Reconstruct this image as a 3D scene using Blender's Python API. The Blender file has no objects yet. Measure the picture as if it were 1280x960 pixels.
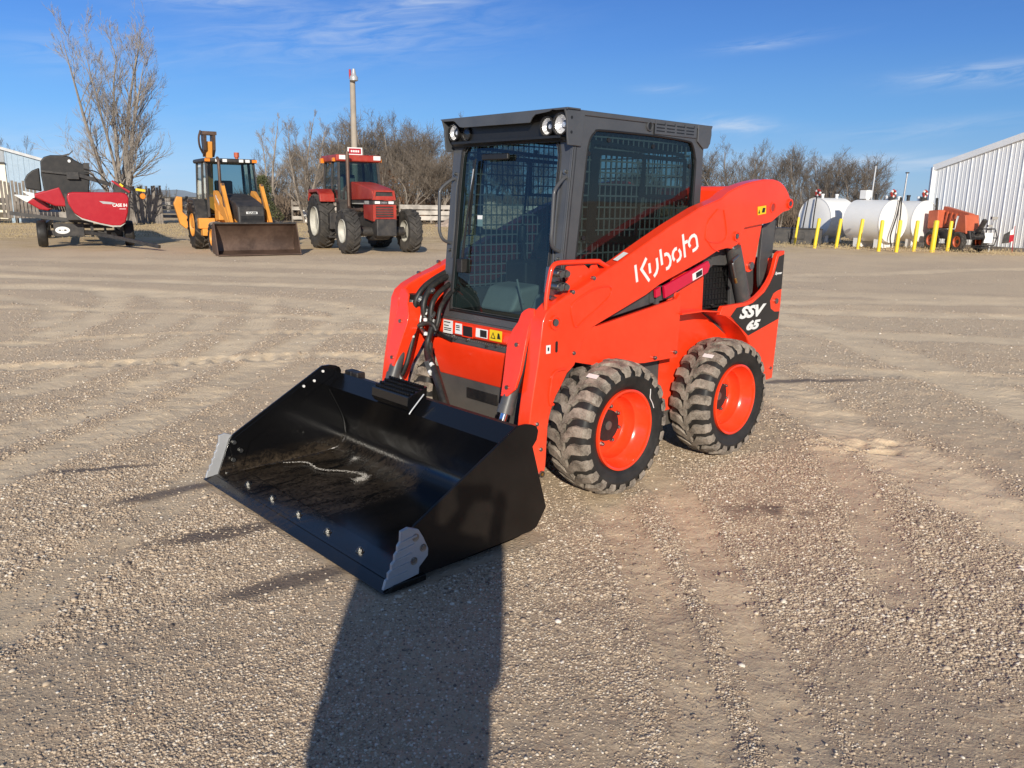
import bpy, bmesh, math, random
import numpy as np
from mathutils import Vector, Matrix, Euler
R=math.radians; PI=math.pi
S=bpy.context.scene; C=S.collection
random.seed(7); np.random.seed(7)

# ---------------------------------------------------------------- materials
def nmat(name):
    m=bpy.data.materials.new(name); m.use_nodes=True
    nt=m.node_tree; b=nt.nodes['Principled BSDF']; return m,nt,b
def mixc(nt,fac,a,b,blend='MIX'):
    n=nt.nodes.new('ShaderNodeMix'); n.data_type='RGBA'; n.blend_type=blend
    for i,v in ((0,fac),(6,a),(7,b)):
        if isinstance(v,bpy.types.NodeSocket): nt.links.new(v,n.inputs[i])
        elif isinstance(v,(tuple,list)): n.inputs[i].default_value=(*v,1) if len(v)==3 else v
        else: n.inputs[i].default_value=v
    return n.outputs[2]
def coord(nt,kind='Object',scale=None):
    t=nt.nodes.new('ShaderNodeTexCoord'); o=t.outputs[kind]
    if scale:
        mp=nt.nodes.new('ShaderNodeMapping'); mp.inputs['Scale'].default_value=scale; nt.links.new(o,mp.inputs[0]); o=mp.outputs[0]
    return o
def noise(nt,vec,scale,detail=4,rough=.6,dist=0):
    n=nt.nodes.new('ShaderNodeTexNoise'); n.inputs['Scale'].default_value=scale; n.inputs['Detail'].default_value=detail
    n.inputs['Roughness'].default_value=rough; n.inputs['Distortion'].default_value=dist
    nt.links.new(vec,n.inputs['Vector']); return n.outputs[0]
def ramp(nt,fac,p0,p1,c0=(0,0,0),c1=(1,1,1)):
    n=nt.nodes.new('ShaderNodeValToRGB'); e=n.color_ramp.elements
    e[0].position=p0; e[0].color=(*c0,1); e[1].position=p1; e[1].color=(*c1,1); nt.links.new(fac,n.inputs[0]); return n.outputs[0]
def mth(nt,op,a,b=None,c=None):
    n=nt.nodes.new('ShaderNodeMath'); n.operation=op
    for i,v in enumerate((a,b,c)):
        if v is None: continue
        if isinstance(v,bpy.types.NodeSocket): nt.links.new(v,n.inputs[i])
        else: n.inputs[i].default_value=v
    return n.outputs[0]
def bump(nt,b,h,strength,dist):
    n=nt.nodes.new('ShaderNodeBump'); n.inputs['Strength'].default_value=strength; n.inputs['Distance'].default_value=dist
    nt.links.new(h,n.inputs['Height']); nt.links.new(n.outputs[0],b.inputs['Normal']); return n
def sheet(name,col,rough=.5,metal=0,coat=0,dust=0,dustcol=(.32,.25,.17),var=.12,bmp=.0,bs=60,scale=6,spec=.5,lowdust=0):
    """general surface: base colour with large and fine variation, dust, and roughness breakup"""
    m,nt,b=nmat(name); v=coord(nt)
    n1=noise(nt,v,scale,5); n2=noise(nt,v,scale*9,4)
    dk=tuple(c*(1-var) for c in col); lt=tuple(min(1,c*(1+var)) for c in col)
    c=mixc(nt,ramp(nt,n1,.35,.65),dk,lt)
    if dust>0:
        f=mth(nt,'MULTIPLY',ramp(nt,mth(nt,'ADD',mth(nt,'MULTIPLY',n1,.6),mth(nt,'MULTIPLY',n2,.5)),.45,.75),dust)
        c=mixc(nt,f,c,dustcol)
    if lowdust>0:
        g=nt.nodes.new('ShaderNodeNewGeometry'); sp=nt.nodes.new('ShaderNodeSeparateXYZ'); nt.links.new(g.outputs['Position'],sp.inputs[0])
        z=ramp(nt,mth(nt,'ADD',sp.outputs[2],mth(nt,'MULTIPLY',n2,.35)),.15,.75,(1,1,1),(0,0,0))
        c=mixc(nt,mth(nt,'MULTIPLY',z,lowdust),c,dustcol)
    nt.links.new(c,b.inputs['Base Color'])
    r=nt.nodes.new('ShaderNodeMapRange'); r.inputs[3].default_value=max(.02,rough*.8); r.inputs[4].default_value=min(1,rough*1.25)
    nt.links.new(n2,r.inputs[0]); nt.links.new(r.outputs[0],b.inputs['Roughness'])
    b.inputs['Metallic'].default_value=metal; b.inputs['Coat Weight'].default_value=coat; b.inputs['Coat Roughness'].default_value=.08
    b.inputs['Specular IOR Level'].default_value=spec
    if bmp>0: bump(nt,b,noise(nt,v,bs,4),1,bmp)
    return m
M={}
M['orange']=sheet('orange paint',(.97,.045,.008),.34,coat=.45,var=.05,dust=.05,dustcol=(.62,.30,.18),scale=3,bmp=.0010,bs=6,lowdust=.26,spec=.4)
M['rim']=sheet('orange rim paint',(.97,.055,.012),.24,coat=.4,var=.03,dust=.05,bmp=.0004,bs=15)
M['crimson']=sheet('crimson paint',(.60,.006,.045),.35,coat=.3,var=.04)
M['cab']=sheet('dark grey cab paint',(.068,.071,.077),.40,coat=.1,var=.08,dust=.07,dustcol=(.2,.18,.15),bmp=.0002,bs=300)
M['grey']=sheet('dark grey steel',(.060,.062,.065),.4,coat=.1,var=.1,dust=.12,lowdust=.3)
M['black']=sheet('matt black plastic',(.010,.010,.011),.5,var=.2,dust=.06)
M['rubber']=sheet('black rubber hose',(.014,.014,.014),.5,var=.2,dust=.1)
M['sidewall']=sheet('tyre sidewall',(.014,.014,.0142),.5,var=.3,dust=.16,dustcol=(.13,.11,.09),scale=8,lowdust=.12,spec=.35)
M['tread']=sheet('dusty tread rubber',(.17,.14,.11),.85,var=.4,dust=.9,dustcol=(.42,.365,.30),scale=14,bmp=.003,bs=90)
M['groove']=sheet('tyre groove rubber',(.045,.038,.032),.85,var=.3,dust=.4,dustcol=(.2,.16,.12),scale=20)
M['agtyre']=sheet('old tractor tyre rubber',(.035,.033,.031),.8,var=.3,dust=.4,dustcol=(.14,.12,.10),scale=5,lowdust=.25)
M['chrome']=sheet('chrome',(.75,.75,.76),.15,metal=1,var=.04)
M['zinc']=sheet('zinc plated steel',(.30,.30,.285),.42,metal=1,var=.15,dust=.1)
M['brass']=sheet('brass fitting',(.6,.42,.15),.3,metal=1)
M['white']=sheet('white label',(.80,.80,.78),.4,var=.03)
M['yellowlabel']=sheet('yellow label',(.85,.58,.01),.4,var=.03)
M['ink']=sheet('black ink',(.012,.012,.012),.45)
M['silver']=sheet('silver painted steel',(.48,.49,.50),.38,metal=.25,var=.08,dust=.1,bmp=.001,bs=40)
M['decal']=sheet('black decal',(.014,.014,.015),.3,coat=.3)
M['seat']=sheet('black seat vinyl',(.02,.02,.022),.55,bmp=.001,bs=120)
M['mesh']=sheet('grey metal screen',(.16,.17,.17),.45,var=.05)
M['smoke']=sheet('pale cab interior plastic',(.30,.31,.30),.5,var=.1)
def bucket_mat():
    m,nt,b=nmat('glossy black bucket paint'); v=coord(nt)
    vs_=coord(nt,'Object',(1,3.2,3.2)); n1=noise(nt,vs_,3.2,8,.72,.6); n2=noise(nt,v,55,6,.7); n3=noise(nt,coord(nt,'Object',(.6,5,5)),14,6,.75)
    g=nt.nodes.new('ShaderNodeNewGeometry'); sp=nt.nodes.new('ShaderNodeSeparateXYZ'); nt.links.new(g.outputs['Normal'],sp.inputs[0])
    up=ramp(nt,sp.outputs[2],.80,.99)
    ox=nt.nodes.new('ShaderNodeSeparateXYZ'); nt.links.new(v,ox.inputs[0])
    low=ramp(nt,ox.outputs[2],.05,.13,(1,1,1),(0,0,0)); back=ramp(nt,ox.outputs[0],1.30,1.55,(1,1,1),(.05,.05,.05))
    far=ramp(nt,ox.outputs[1],-.35,.1,(1,1,1),(.08,.08,.08))
    d=mth(nt,'MULTIPLY',mth(nt,'MULTIPLY',mth(nt,'MULTIPLY',low,back),far),ramp(nt,n1,.38,.62))
    d=mth(nt,'MAXIMUM',d,mth(nt,'MULTIPLY',ramp(nt,n3,.62,.80),.10))
    f=mth(nt,'MULTIPLY',d,mth(nt,'ADD',.05,mth(nt,'MULTIPLY',ramp(nt,n2,.35,.65),.75)))
    c=mixc(nt,f,(.0045,.0045,.005),(.085,.058,.032))
    nt.links.new(c,b.inputs['Base Color'])
    nt.links.new(mth(nt,'ADD',mth(nt,'MULTIPLY',f,.8),mth(nt,'ADD',.12,mth(nt,'MULTIPLY',n3,.12))),b.inputs['Roughness'])
    b.inputs['Coat Weight'].default_value=.3; b.inputs['Coat Roughness'].default_value=.1
    bump(nt,b,n2,.35,.0015); return m
M['bucket']=bucket_mat()
M['bucketside']=sheet('satin black bucket side',(.006,.0055,.0055),.34,var=.25,dust=.05,dustcol=(.09,.065,.045),scale=5,lowdust=.10,spec=.3)
def glass_mat(name,tint,gl=.9):
    m,nt,b=nmat(name); nt.nodes.remove(b); out=nt.nodes['Material Output']
    t=nt.nodes.new('ShaderNodeBsdfTransparent'); t.inputs[0].default_value=(*tint,1)
    g=nt.nodes.new('ShaderNodeBsdfGlossy'); g.inputs['Roughness'].default_value=.02; g.inputs[0].default_value=(gl,gl,gl,1)
    ge=nt.nodes.new('ShaderNodeNewGeometry'); dt=nt.nodes.new('ShaderNodeVectorMath'); dt.operation='DOT_PRODUCT'
    nt.links.new(ge.outputs['Normal'],dt.inputs[0]); nt.links.new(ge.outputs['Incoming'],dt.inputs[1])
    fr=mth(nt,'ADD',.045,mth(nt,'MULTIPLY',mth(nt,'POWER',mth(nt,'SUBTRACT',1,mth(nt,'ABSOLUTE',dt.outputs['Value'])),5),.95))
    v=coord(nt); bp=nt.nodes.new('ShaderNodeBump'); bp.inputs['Distance'].default_value=.0006; bp.inputs['Strength'].default_value=.5
    nt.links.new(noise(nt,v,3,2),bp.inputs['Height']); nt.links.new(bp.outputs[0],g.inputs['Normal'])
    mx=nt.nodes.new('ShaderNodeMixShader'); nt.links.new(mth(nt,'MULTIPLY',fr,1.15),mx.inputs[0]); nt.links.new(t.outputs[0],mx.inputs[1]); nt.links.new(g.outputs[0],mx.inputs[2])
    df=nt.nodes.new('ShaderNodeBsdfDiffuse'); df.inputs[0].default_value=(.30,.36,.35,1)
    m2=nt.nodes.new('ShaderNodeMixShader'); nt.links.new(mth(nt,'MULTIPLY',noise(nt,v,5,4),.02),m2.inputs[0]); nt.links.new(mx.outputs[0],m2.inputs[1]); nt.links.new(df.outputs[0],m2.inputs[2])
    nt.links.new(m2.outputs[0],out.inputs[0]); return m
M['glass']=glass_mat('tinted cab glass',(.37,.48,.48))
M['farglass']=glass_mat('old tractor glass',(.30,.42,.42))
M['lens']=glass_mat('clear lens',(.9,.9,.9),1)
M['reflector']=sheet('lamp reflector',(.95,.95,.95),.22,metal=.55,var=.02,bmp=.006,bs=50)
M['yellow']=sheet('safety yellow paint',(.86,.62,.02),.45,var=.06,dust=.12)
M['amber']=sheet('amber plastic',(.85,.25,.02),.3)
M['casered']=sheet('dull red tractor paint',(.36,.022,.014),.45,var=.15,dust=.25,dustcol=(.40,.20,.12),scale=2)
M['headred']=sheet('bright red header paint',(.42,.006,.018),.35,coat=.3,var=.05,dust=.05)
M['caseyel']=sheet('orange yellow machine paint',(.74,.31,.045),.5,var=.14,dust=.2,dustcol=(.35,.25,.16),scale=2)
M['rust']=sheet('worn bucket steel',(.12,.075,.055),.5,metal=.4,var=.35,dust=.4,dustcol=(.20,.14,.10),scale=1.6,bmp=.004,bs=12)
M['dkmetal']=sheet('dark painted metal',(.028,.028,.03),.5,var=.2,dust=.15)
M['cream']=sheet('dusty rim paint',(.48,.47,.42),.5,var=.2,dust=.2)
M['greenglass']=sheet('green decal',(.02,.16,.07),.5)
M['tank']=sheet('white tank paint',(.84,.84,.82),.5,var=.04,dust=.14,dustcol=(.45,.38,.30),scale=2.2)
M['jlg']=sheet('faded orange paint',(.50,.10,.04),.5,var=.12,dust=.12,scale=2)
M['concrete']=sheet('old concrete',(.34,.32,.29),.9,var=.15)
M['fencewood']=sheet('weathered wood boards',(.19,.165,.14),.9,var=.4,dust=.3,dustcol=(.33,.30,.27),scale=2.5)
M['fencelight']=sheet('pale weathered boards',(.42,.39,.35),.9,var=.35,scale=1.5)
M['pole']=sheet('weathered pole wood',(.38,.33,.27),.85,var=.15,scale=1)
M['galv']=sheet('galvanised steel',(.5,.51,.52),.45,metal=.5,var=.1)
M['shed']=sheet('blue grey steel siding',(.36,.47,.58),.5,var=.05)
M['shedgrey']=sheet('grey steel siding',(.33,.36,.39),.5,var=.05)
M['siding']=sheet('white steel siding',(.80,.81,.80),.5,var=.03,scale=1.2)
M['creamdoor']=sheet('cream door',(.88,.83,.68),.5,var=.04)
M['roofing']=sheet('grey roofing',(.3,.31,.32),.5)
def bark(name,a,b_,sc=3):
    m,nt,b=nmat(name); v=coord(nt,'Object',(1,1,.25)); n=noise(nt,v,sc*4,5)
    nt.links.new(mixc(nt,ramp(nt,n,.3,.7),a,b_),b.inputs['Base Color']); b.inputs['Roughness'].default_value=.9; return m
M['bark']=bark('grey bark',(.17,.145,.12),(.36,.31,.26))
M['barkpale']=bark('pale bark',(.20,.175,.15),(.38,.34,.30))
M['twig']=bark('brown twigs',(.095,.078,.062),(.225,.185,.145))
M['twigred']=bark('reddish twigs',(.115,.082,.062),(.235,.175,.13))
M['leafbrown']=bark('dead oak leaves',(.16,.07,.03),(.30,.15,.07))
M['evergreen']=bark('cedar needles',(.03,.05,.02),(.12,.12,.05))
M['brush']=bark('dry brush',(.10,.075,.055),(.21,.155,.11))
M['straw']=bark('dry straw',(.26,.20,.11),(.42,.33,.19))
M['skin']=sheet('skin',(.55,.33,.24),.5,var=.05)
M['jacket']=sheet('dark blue jacket cloth',(.03,.04,.07),.85,bmp=.002,bs=80)
M['jeans']=sheet('blue jeans cloth',(.06,.09,.16),.9,bmp=.002,bs=120)
M['boot']=sheet('brown leather boots',(.09,.05,.03),.6)
M['hair']=sheet('brown hair',(.06,.035,.02),.7,bmp=.004,bs=60)
def pebble_mat():
    m,nt,b=nmat('mixed gravel stone'); g=nt.nodes.new('ShaderNodeNewGeometry')
    cr=nt.nodes.new('ShaderNodeValToRGB'); e=cr.color_ramp.elements
    e[0].position=0; e[0].color=(.16,.125,.10,1); e[1].position=1; e[1].color=(.92,.84,.72,1)
    for p,c in ((.12,(.34,.26,.19)),(.35,(.50,.385,.275)),(.6,(.60,.47,.33)),(.82,(.70,.57,.42)),(.94,(.80,.70,.56))):
        k=e.new(p); k.color=(*c,1)
    nt.links.new(g.outputs['Random Per Island'],cr.inputs[0])
    v=coord(nt); nt.links.new(mixc(nt,noise(nt,v,90,3),mixc(nt,.35,cr.outputs[0],(.12,.09,.07)),cr.outputs[0]),b.inputs['Base Color']); b.inputs['Roughness'].default_value=.85
    return m
M['pebble']=pebble_mat()

# ---------------------------------------------------------------- mesh helpers
class MB:
    def __init__(s): s.v=[]; s.f=[]
    def add(s,vs,fs):
        n=len(s.v); s.v+=[tuple(p) for p in vs]; s.f+=[tuple(i+n for i in f) for f in fs]; return s
    def box(s,x0,x1,y0,y1,z0,z1):
        return s.add([(x0,y0,z0),(x1,y0,z0),(x1,y1,z0),(x0,y1,z0),(x0,y0,z1),(x1,y0,z1),(x1,y1,z1),(x0,y1,z1)],
            [(0,3,2,1),(4,5,6,7),(0,1,5,4),(1,2,6,5),(2,3,7,6),(3,0,4,7)])
    def obox(s,c,size,rot=(0,0,0)):
        q=Euler(rot).to_matrix(); c=Vector(c); hx,hy,hz=[k/2 for k in size]
        vs=[c+q@Vector((a*hx,b*hy,d*hz)) for d in(-1,1) for a,b in((-1,-1),(1,-1),(1,1),(-1,1))]
        return s.add(vs,[(0,3,2,1),(4,5,6,7),(0,1,5,4),(1,2,6,5),(2,3,7,6),(3,0,4,7)])
    def beam(s,p0,p1,w,h,up=(0,0,1)):
        p0=Vector(p0); p1=Vector(p1); d=(p1-p0).normalized(); u=Vector(up)
        if abs(d.dot(u))>.98: u=Vector((1,0,0))
        a=d.cross(u).normalized(); b=a.cross(d).normalized()
        vs=[p+a*i*w/2+b*j*h/2 for p in(p0,p1) for i,j in((-1,-1),(1,-1),(1,1),(-1,1))]
        return s.add(vs,[(0,3,2,1),(4,5,6,7),(0,1,5,4),(1,2,6,5),(2,3,7,6),(3,0,4,7)])
    def ax(s,p,h,axis):
        return {'y':(p[0],h,p[1]),'x':(h,p[0],p[1]),'z':(p[0],p[1],h)}[axis]
    def prism(s,poly,a,b,axis='y'):
        n=len(poly); vs=[s.ax(p,a,axis) for p in poly]+[s.ax(p,b,axis) for p in poly]
        return s.add(vs,[tuple(range(n)),tuple(range(2*n-1,n-1,-1))]+[(i,(i+1)%n,n+(i+1)%n,n+i) for i in range(n)])
    def ring(s,outer,inner,a,b,axis='y'):
        """plate with a window: both loops sampled at the same angles around the window centre"""
        cx=sum(p[0] for p in inner)/len(inner); cy=sum(p[1] for p in inner)/len(inner)
        angs=sorted(set(round(math.atan2(p[1]-cy,p[0]-cx),4) for p in outer+inner))
        def hit(loop,t):
            dx,dy=math.cos(t),math.sin(t); best=None
            for i in range(len(loop)):
                x1,y1=loop[i][0]-cx,loop[i][1]-cy; x2,y2=loop[(i+1)%len(loop)][0]-cx,loop[(i+1)%len(loop)][1]-cy
                ex,ey=x2-x1,y2-y1; den=dx*ey-dy*ex
                if abs(den)<1e-9: continue
                r=(x1*ey-y1*ex)/den; q=(x1*dy-y1*dx)/den
                if r>0 and -1e-4<=q<=1+1e-4 and (best is None or r>best): best=r
            return (cx+dx*best,cy+dy*best)
        O=[hit(outer,t) for t in angs]; I=[hit(inner,t) for t in angs]; n=len(angs)
        vs=[s.ax(p,a,axis) for p in O]+[s.ax(p,a,axis) for p in I]+[s.ax(p,b,axis) for p in O]+[s.ax(p,b,axis) for p in I]
        fs=[]
        for i in range(n):
            j=(i+1)%n
            fs+=[(i,j,n+j,n+i),(2*n+j,2*n+i,3*n+i,3*n+j),(i,2*n+i,2*n+j,j),(n+j,3*n+j,3*n+i,n+i)]
        return s.add(vs,fs)
    def tube(s,pts,r,n=10,caps=True):
        pts=[Vector(p) for p in pts]; rs=r if isinstance(r,(list,tuple)) else [r]*len(pts)
        k0=len(s.v); prev=None
        for i,p in enumerate(pts):
            d=(pts[min(i+1,len(pts)-1)]-pts[max(i-1,0)]).normalized()
            if prev is None:
                u=Vector((0,0,1)) if abs(d.z)<.9 else Vector((1,0,0)); a=d.cross(u).normalized()
            else: a=(prev-d*prev.dot(d)).normalized()
            prev=a; b=d.cross(a)
            for k in range(n):
                t=2*PI*k/n; s.v.append(tuple(p+(a*math.cos(t)+b*math.sin(t))*rs[i]))
        for i in range(len(pts)-1):
            for k in range(n):
                A=k0+i*n+k; B=k0+i*n+(k+1)%n; s.f.append((A,B,B+n,A+n))
        if caps:
            s.f.append(tuple(k0+k for k in range(n))[::-1]); e=k0+(len(pts)-1)*n; s.f.append(tuple(e+k for k in range(n)))
        return s
    def cyl(s,p0,p1,r,n=20,r1=None): return s.tube([p0,p1],[r,r if r1 is None else r1],n)
    def lathe(s,prof,c,axis='y',n=48,closed=False):
        """prof: (radius, offset along axis) revolved about the axis through c"""
        k0=len(s.v); c=Vector(c)
        for r,h in prof:
            for k in range(n):
                t=2*PI*k/n; a,b=r*math.cos(t),r*math.sin(t)
                o={'y':(a,h,b),'x':(h,a,b),'z':(a,b,h)}[axis]; s.v.append(tuple(c+Vector(o)))
        m=len(prof)
        for i in range(m if closed else m-1):
            i2=(i+1)%m
            for k in range(n):
                s.f.append((k0+i*n+k,k0+i*n+(k+1)%n,k0+i2*n+(k+1)%n,k0+i2*n+k))
        return s
    def build(s,name,mat,parent=None,bevel=0,smooth=True,label=None,ang=38,seg=2):
        me=bpy.data.meshes.new(name); me.from_pydata(s.v,[],s.f)
        bm=bmesh.new(); bm.from_mesh(me); bmesh.ops.recalc_face_normals(bm,faces=bm.faces[:]); bm.to_mesh(me); bm.free()
        me.materials.append(M[mat] if isinstance(mat,str) else mat)
        if smooth:
            me.polygons.foreach_set('use_smooth',[True]*len(me.polygons)); me.set_sharp_from_angle(angle=R(ang))
        o=bpy.data.objects.new(name,me); C.objects.link(o)
        if parent: o.parent=parent
        if bevel:
            md=o.modifiers.new('bevel','BEVEL'); md.width=bevel; md.segments=seg; md.limit_method='ANGLE'; md.angle_limit=R(35); md.use_clamp_overlap=True
            md.harden_normals=True
        if label: o['label']=label
        return o
def empty(name,loc,rz=0,label=None,cat=None,group=None):
    o=bpy.data.objects.new(name,None); C.objects.link(o); o.location=loc; o.rotation_euler=(0,0,rz); o.empty_display_size=.2
    tag(o,label,cat,group); return o
def tag(o,label=None,cat=None,group=None,kind=None):
    if label:o['label']=label
    if cat:o['category']=cat
    if group:o['group']=group
    if kind:o['kind']=kind
    return o
def copy_tree(o,parent=None):
    c=o.copy(); C.objects.link(c)
    if parent: c.parent=parent
    for ch in list(o.children): copy_tree(ch,c)
    return c
def smooth_path(pts,k=6):
    pts=[Vector(p) for p in pts]; out=[]
    P=[pts[0]*2-pts[1]]+pts+[pts[-1]*2-pts[-2]]
    for i in range(1,len(P)-2):
        for j in range(k):
            t=j/k; a,b,c,d=P[i-1],P[i],P[i+1],P[i+2]
            out.append(.5*((2*b)+(c-a)*t+(2*a-5*b+4*c-d)*t*t+(3*b-a-3*c+d)*t**3))
    out.append(pts[-1]); return out
def text_mb(txt,size,place,shear=0,bold=0,ext=.001,align='LEFT',space=1.0,fit=None):
    """lettering as a mesh: place(u,v,w) maps the flat text (right, up, out) onto its surface"""
    cu=bpy.data.curves.new('lettering','FONT'); cu.body=txt; cu.size=size; cu.shear=shear; cu.offset=bold; cu.extrude=ext; cu.align_x=align; cu.resolution_u=3; cu.space_character=space
    o=bpy.data.objects.new('lettering',cu); me=o.to_mesh()
    xs_=[v.co.x for v in me.vertices]; ys_=[v.co.y for v in me.vertices]; kx=ky=1; bx=by=0
    if fit: bx,by=min(xs_),min(ys_); kx=fit[0]/(max(xs_)-bx); ky=fit[1]/(max(ys_)-by)
    mb=MB(); mb.add([place((v.co.x-bx)*kx,(v.co.y-by)*ky,v.co.z+ext) for v in me.vertices],[tuple(p.vertices) for p in me.polygons])
    o.to_mesh_clear(); bpy.data.objects.remove(o); bpy.data.curves.remove(cu); return mb
def ribbon(pts,w,place,mb,lift=0,th=.0012):
    """flat stroke of width w along 2-D pts"""
    P=[Vector((p[0],p[1])) for p in pts]; L=[];Rr=[]
    for i,p in enumerate(P):
        d0=(P[i]-P[i-1]).normalized() if i>0 else None; d1=(P[i+1]-P[i]).normalized() if i<len(P)-1 else None
        d=((d0 or d1)+(d1 or d0)).normalized(); n=Vector((-d.y,d.x)); k=w/2
        if d0 and d1: k/=max(.5,n.dot(Vector((-d0.y,d0.x))))
        L.append(p+n*k); Rr.append(p-n*k)
    n=len(P); vs=[]
    for lv in (lift,lift+th): vs+=[place(q.x,q.y,lv) for q in L]+[place(q.x,q.y,lv) for q in Rr]
    fs=[]
    for i in range(n-1):
        fs+=[(i,i+1,n+i+1,n+i),(2*n+i,3*n+i,3*n+i+1,2*n+i+1),(i,2*n+i,2*n+i+1,i+1),(n+i,n+i+1,3*n+i+1,3*n+i)]
    fs+=[(0,n,3*n,2*n),(n-1,3*n-1,4*n-1,2*n-1)]
    mb.add(vs,fs)

# ---------------------------------------------------------------- camera, sun, sky
cam_d=bpy.data.cameras.new('camera'); cam=bpy.data.objects.new('camera',cam_d); C.objects.link(cam)
cam_d.sensor_width=36; cam_d.lens=36*1003.75/1280; cam_d.clip_start=.02; cam_d.clip_end=6000
cam.matrix_world=Matrix.Translation((0,0,1.55))@Matrix.Rotation(R(90-12.90),4,'X')@Matrix.Rotation(.0146,4,'Z')
S.camera=cam
EL=R(20.5); sd=Vector((.047*math.cos(EL),-.9989*math.cos(EL),math.sin(EL)))
sl=bpy.data.lights.new('sun','SUN'); sl.energy=5.0; sl.angle=R(.53); sl.color=(1,.92,.79)
so=bpy.data.objects.new('sun',sl); C.objects.link(so); so.rotation_euler=sd.to_track_quat('Z','Y').to_euler(); so.location=sd*50
w=bpy.data.worlds.new('World'); S.world=w; w.use_nodes=True; nt=w.node_tree; bg=nt.nodes['Background']; bg.inputs[1].default_value=.135
sky=nt.nodes.new('ShaderNodeTexSky'); sky.sky_type='NISHITA'; sky.sun_disc=False; sky.sun_elevation=EL; sky.sun_rotation=R(177.3)
sky.altitude=300; sky.air_density=1.0; sky.dust_density=.35; sky.ozone_density=2.2
g=nt.nodes.new('ShaderNodeTexCoord'); sp=nt.nodes.new('ShaderNodeSeparateXYZ'); nt.links.new(g.outputs['Generated'],sp.inputs[0])
az=mth(nt,'MULTIPLY',mth(nt,'ARCTAN2',sp.outputs[0],sp.outputs[1]),180/PI); el=mth(nt,'MULTIPLY',mth(nt,'ARCSINE',sp.outputs[2]),180/PI)
tot=None
for (a0,e0,wa,we,tilt,amp) in ((-11,10.2,9.5,1.7,.10,.40),(-22,12.3,5.5,1.0,-.05,.8),(-4.6,13.0,5,.9,.22,.6),(-27,8.2,4,1.2,0,.25),(16.3,9.9,3.4,.33,.10,.42),(29.5,7.6,4.5,.55,.04,.75),(14.6,5.0,2.6,.5,-.03,.75),
        (24,2.6,12,.55,.0,.6),(-30,1.8,8,1.6,0,.4),(10,7.3,1.8,.3,0,.3),(26,4.6,6,.5,.08,.25),(-15,5.5,6,.8,.1,.18),(60,20,30,5,0,.6),(-70,25,30,6,0,.6),(150,30,50,8,0,.5)):
    da=mth(nt,'SUBTRACT',az,a0); de=mth(nt,'SUBTRACT',mth(nt,'SUBTRACT',el,e0),mth(nt,'MULTIPLY',da,tilt))
    q=mth(nt,'ADD',mth(nt,'POWER',mth(nt,'ABSOLUTE',mth(nt,'DIVIDE',da,wa)),2),mth(nt,'POWER',mth(nt,'ABSOLUTE',mth(nt,'DIVIDE',de,we)),2))
    gq=mth(nt,'MULTIPLY',mth(nt,'EXPONENT',mth(nt,'MULTIPLY',q,-1)),amp)
    tot=gq if tot is None else mth(nt,'ADD',tot,gq)
cb=nt.nodes.new('ShaderNodeCombineXYZ'); nt.links.new(mth(nt,'MULTIPLY',az,.09),cb.inputs[0])
nt.links.new(mth(nt,'MULTIPLY',mth(nt,'SUBTRACT',el,mth(nt,'MULTIPLY',az,.12)),.55),cb.inputs[1])
nz=noise(nt,cb.outputs[0],2.6,9,.62,.8)
cl=mth(nt,'MINIMUM',mth(nt,'MULTIPLY',tot,ramp(nt,nz,.36,.74)),.8)
# clear winter-afternoon air: the Nishita sky tinted towards the deeper blue of a dry day, by height above the horizon
hz=nt.nodes.new('ShaderNodeValToRGB'); nt.links.new(mth(nt,'DIVIDE',el,90),hz.inputs[0]); e=hz.color_ramp.elements
e[0].position=0; e[0].color=(.36,.58,.82,1); e[1].position=1; e[1].color=(.10,.115,.145,1)
for ps,cc in ((.022,(.265,.52,.86)),(.06,(.14,.405,.85)),(.11,(.078,.275,.76)),(.155,(.050,.195,.64)),(.28,(.060,.13,.30))):
    k=e.new(ps); k.color=(*cc,1)
sc_=nt.nodes.new('ShaderNodeVectorMath'); sc_.operation='SCALE'; nt.links.new(mth(nt,'MULTIPLY',mth(nt,'ADD',1.0,mth(nt,'MULTIPLY',mth(nt,'MAXIMUM',mth(nt,'MINIMUM',az,40),-40),-.0045)),1/.135),sc_.inputs['Scale']); nt.links.new(hz.outputs[0],sc_.inputs[0])
skyc=mixc(nt,.90,sky.outputs[0],sc_.outputs[0])
skyc=mixc(nt,cl,skyc,(5.0,5.6,6.5))
nt.links.new(skyc,bg.inputs[0])
S.view_settings.view_transform='Standard'; S.view_settings.look='None'; S.view_settings.exposure=0
S.render.engine='CYCLES'; S.cycles.max_bounces=8; S.cycles.transparent_max_bounces=24

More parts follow.
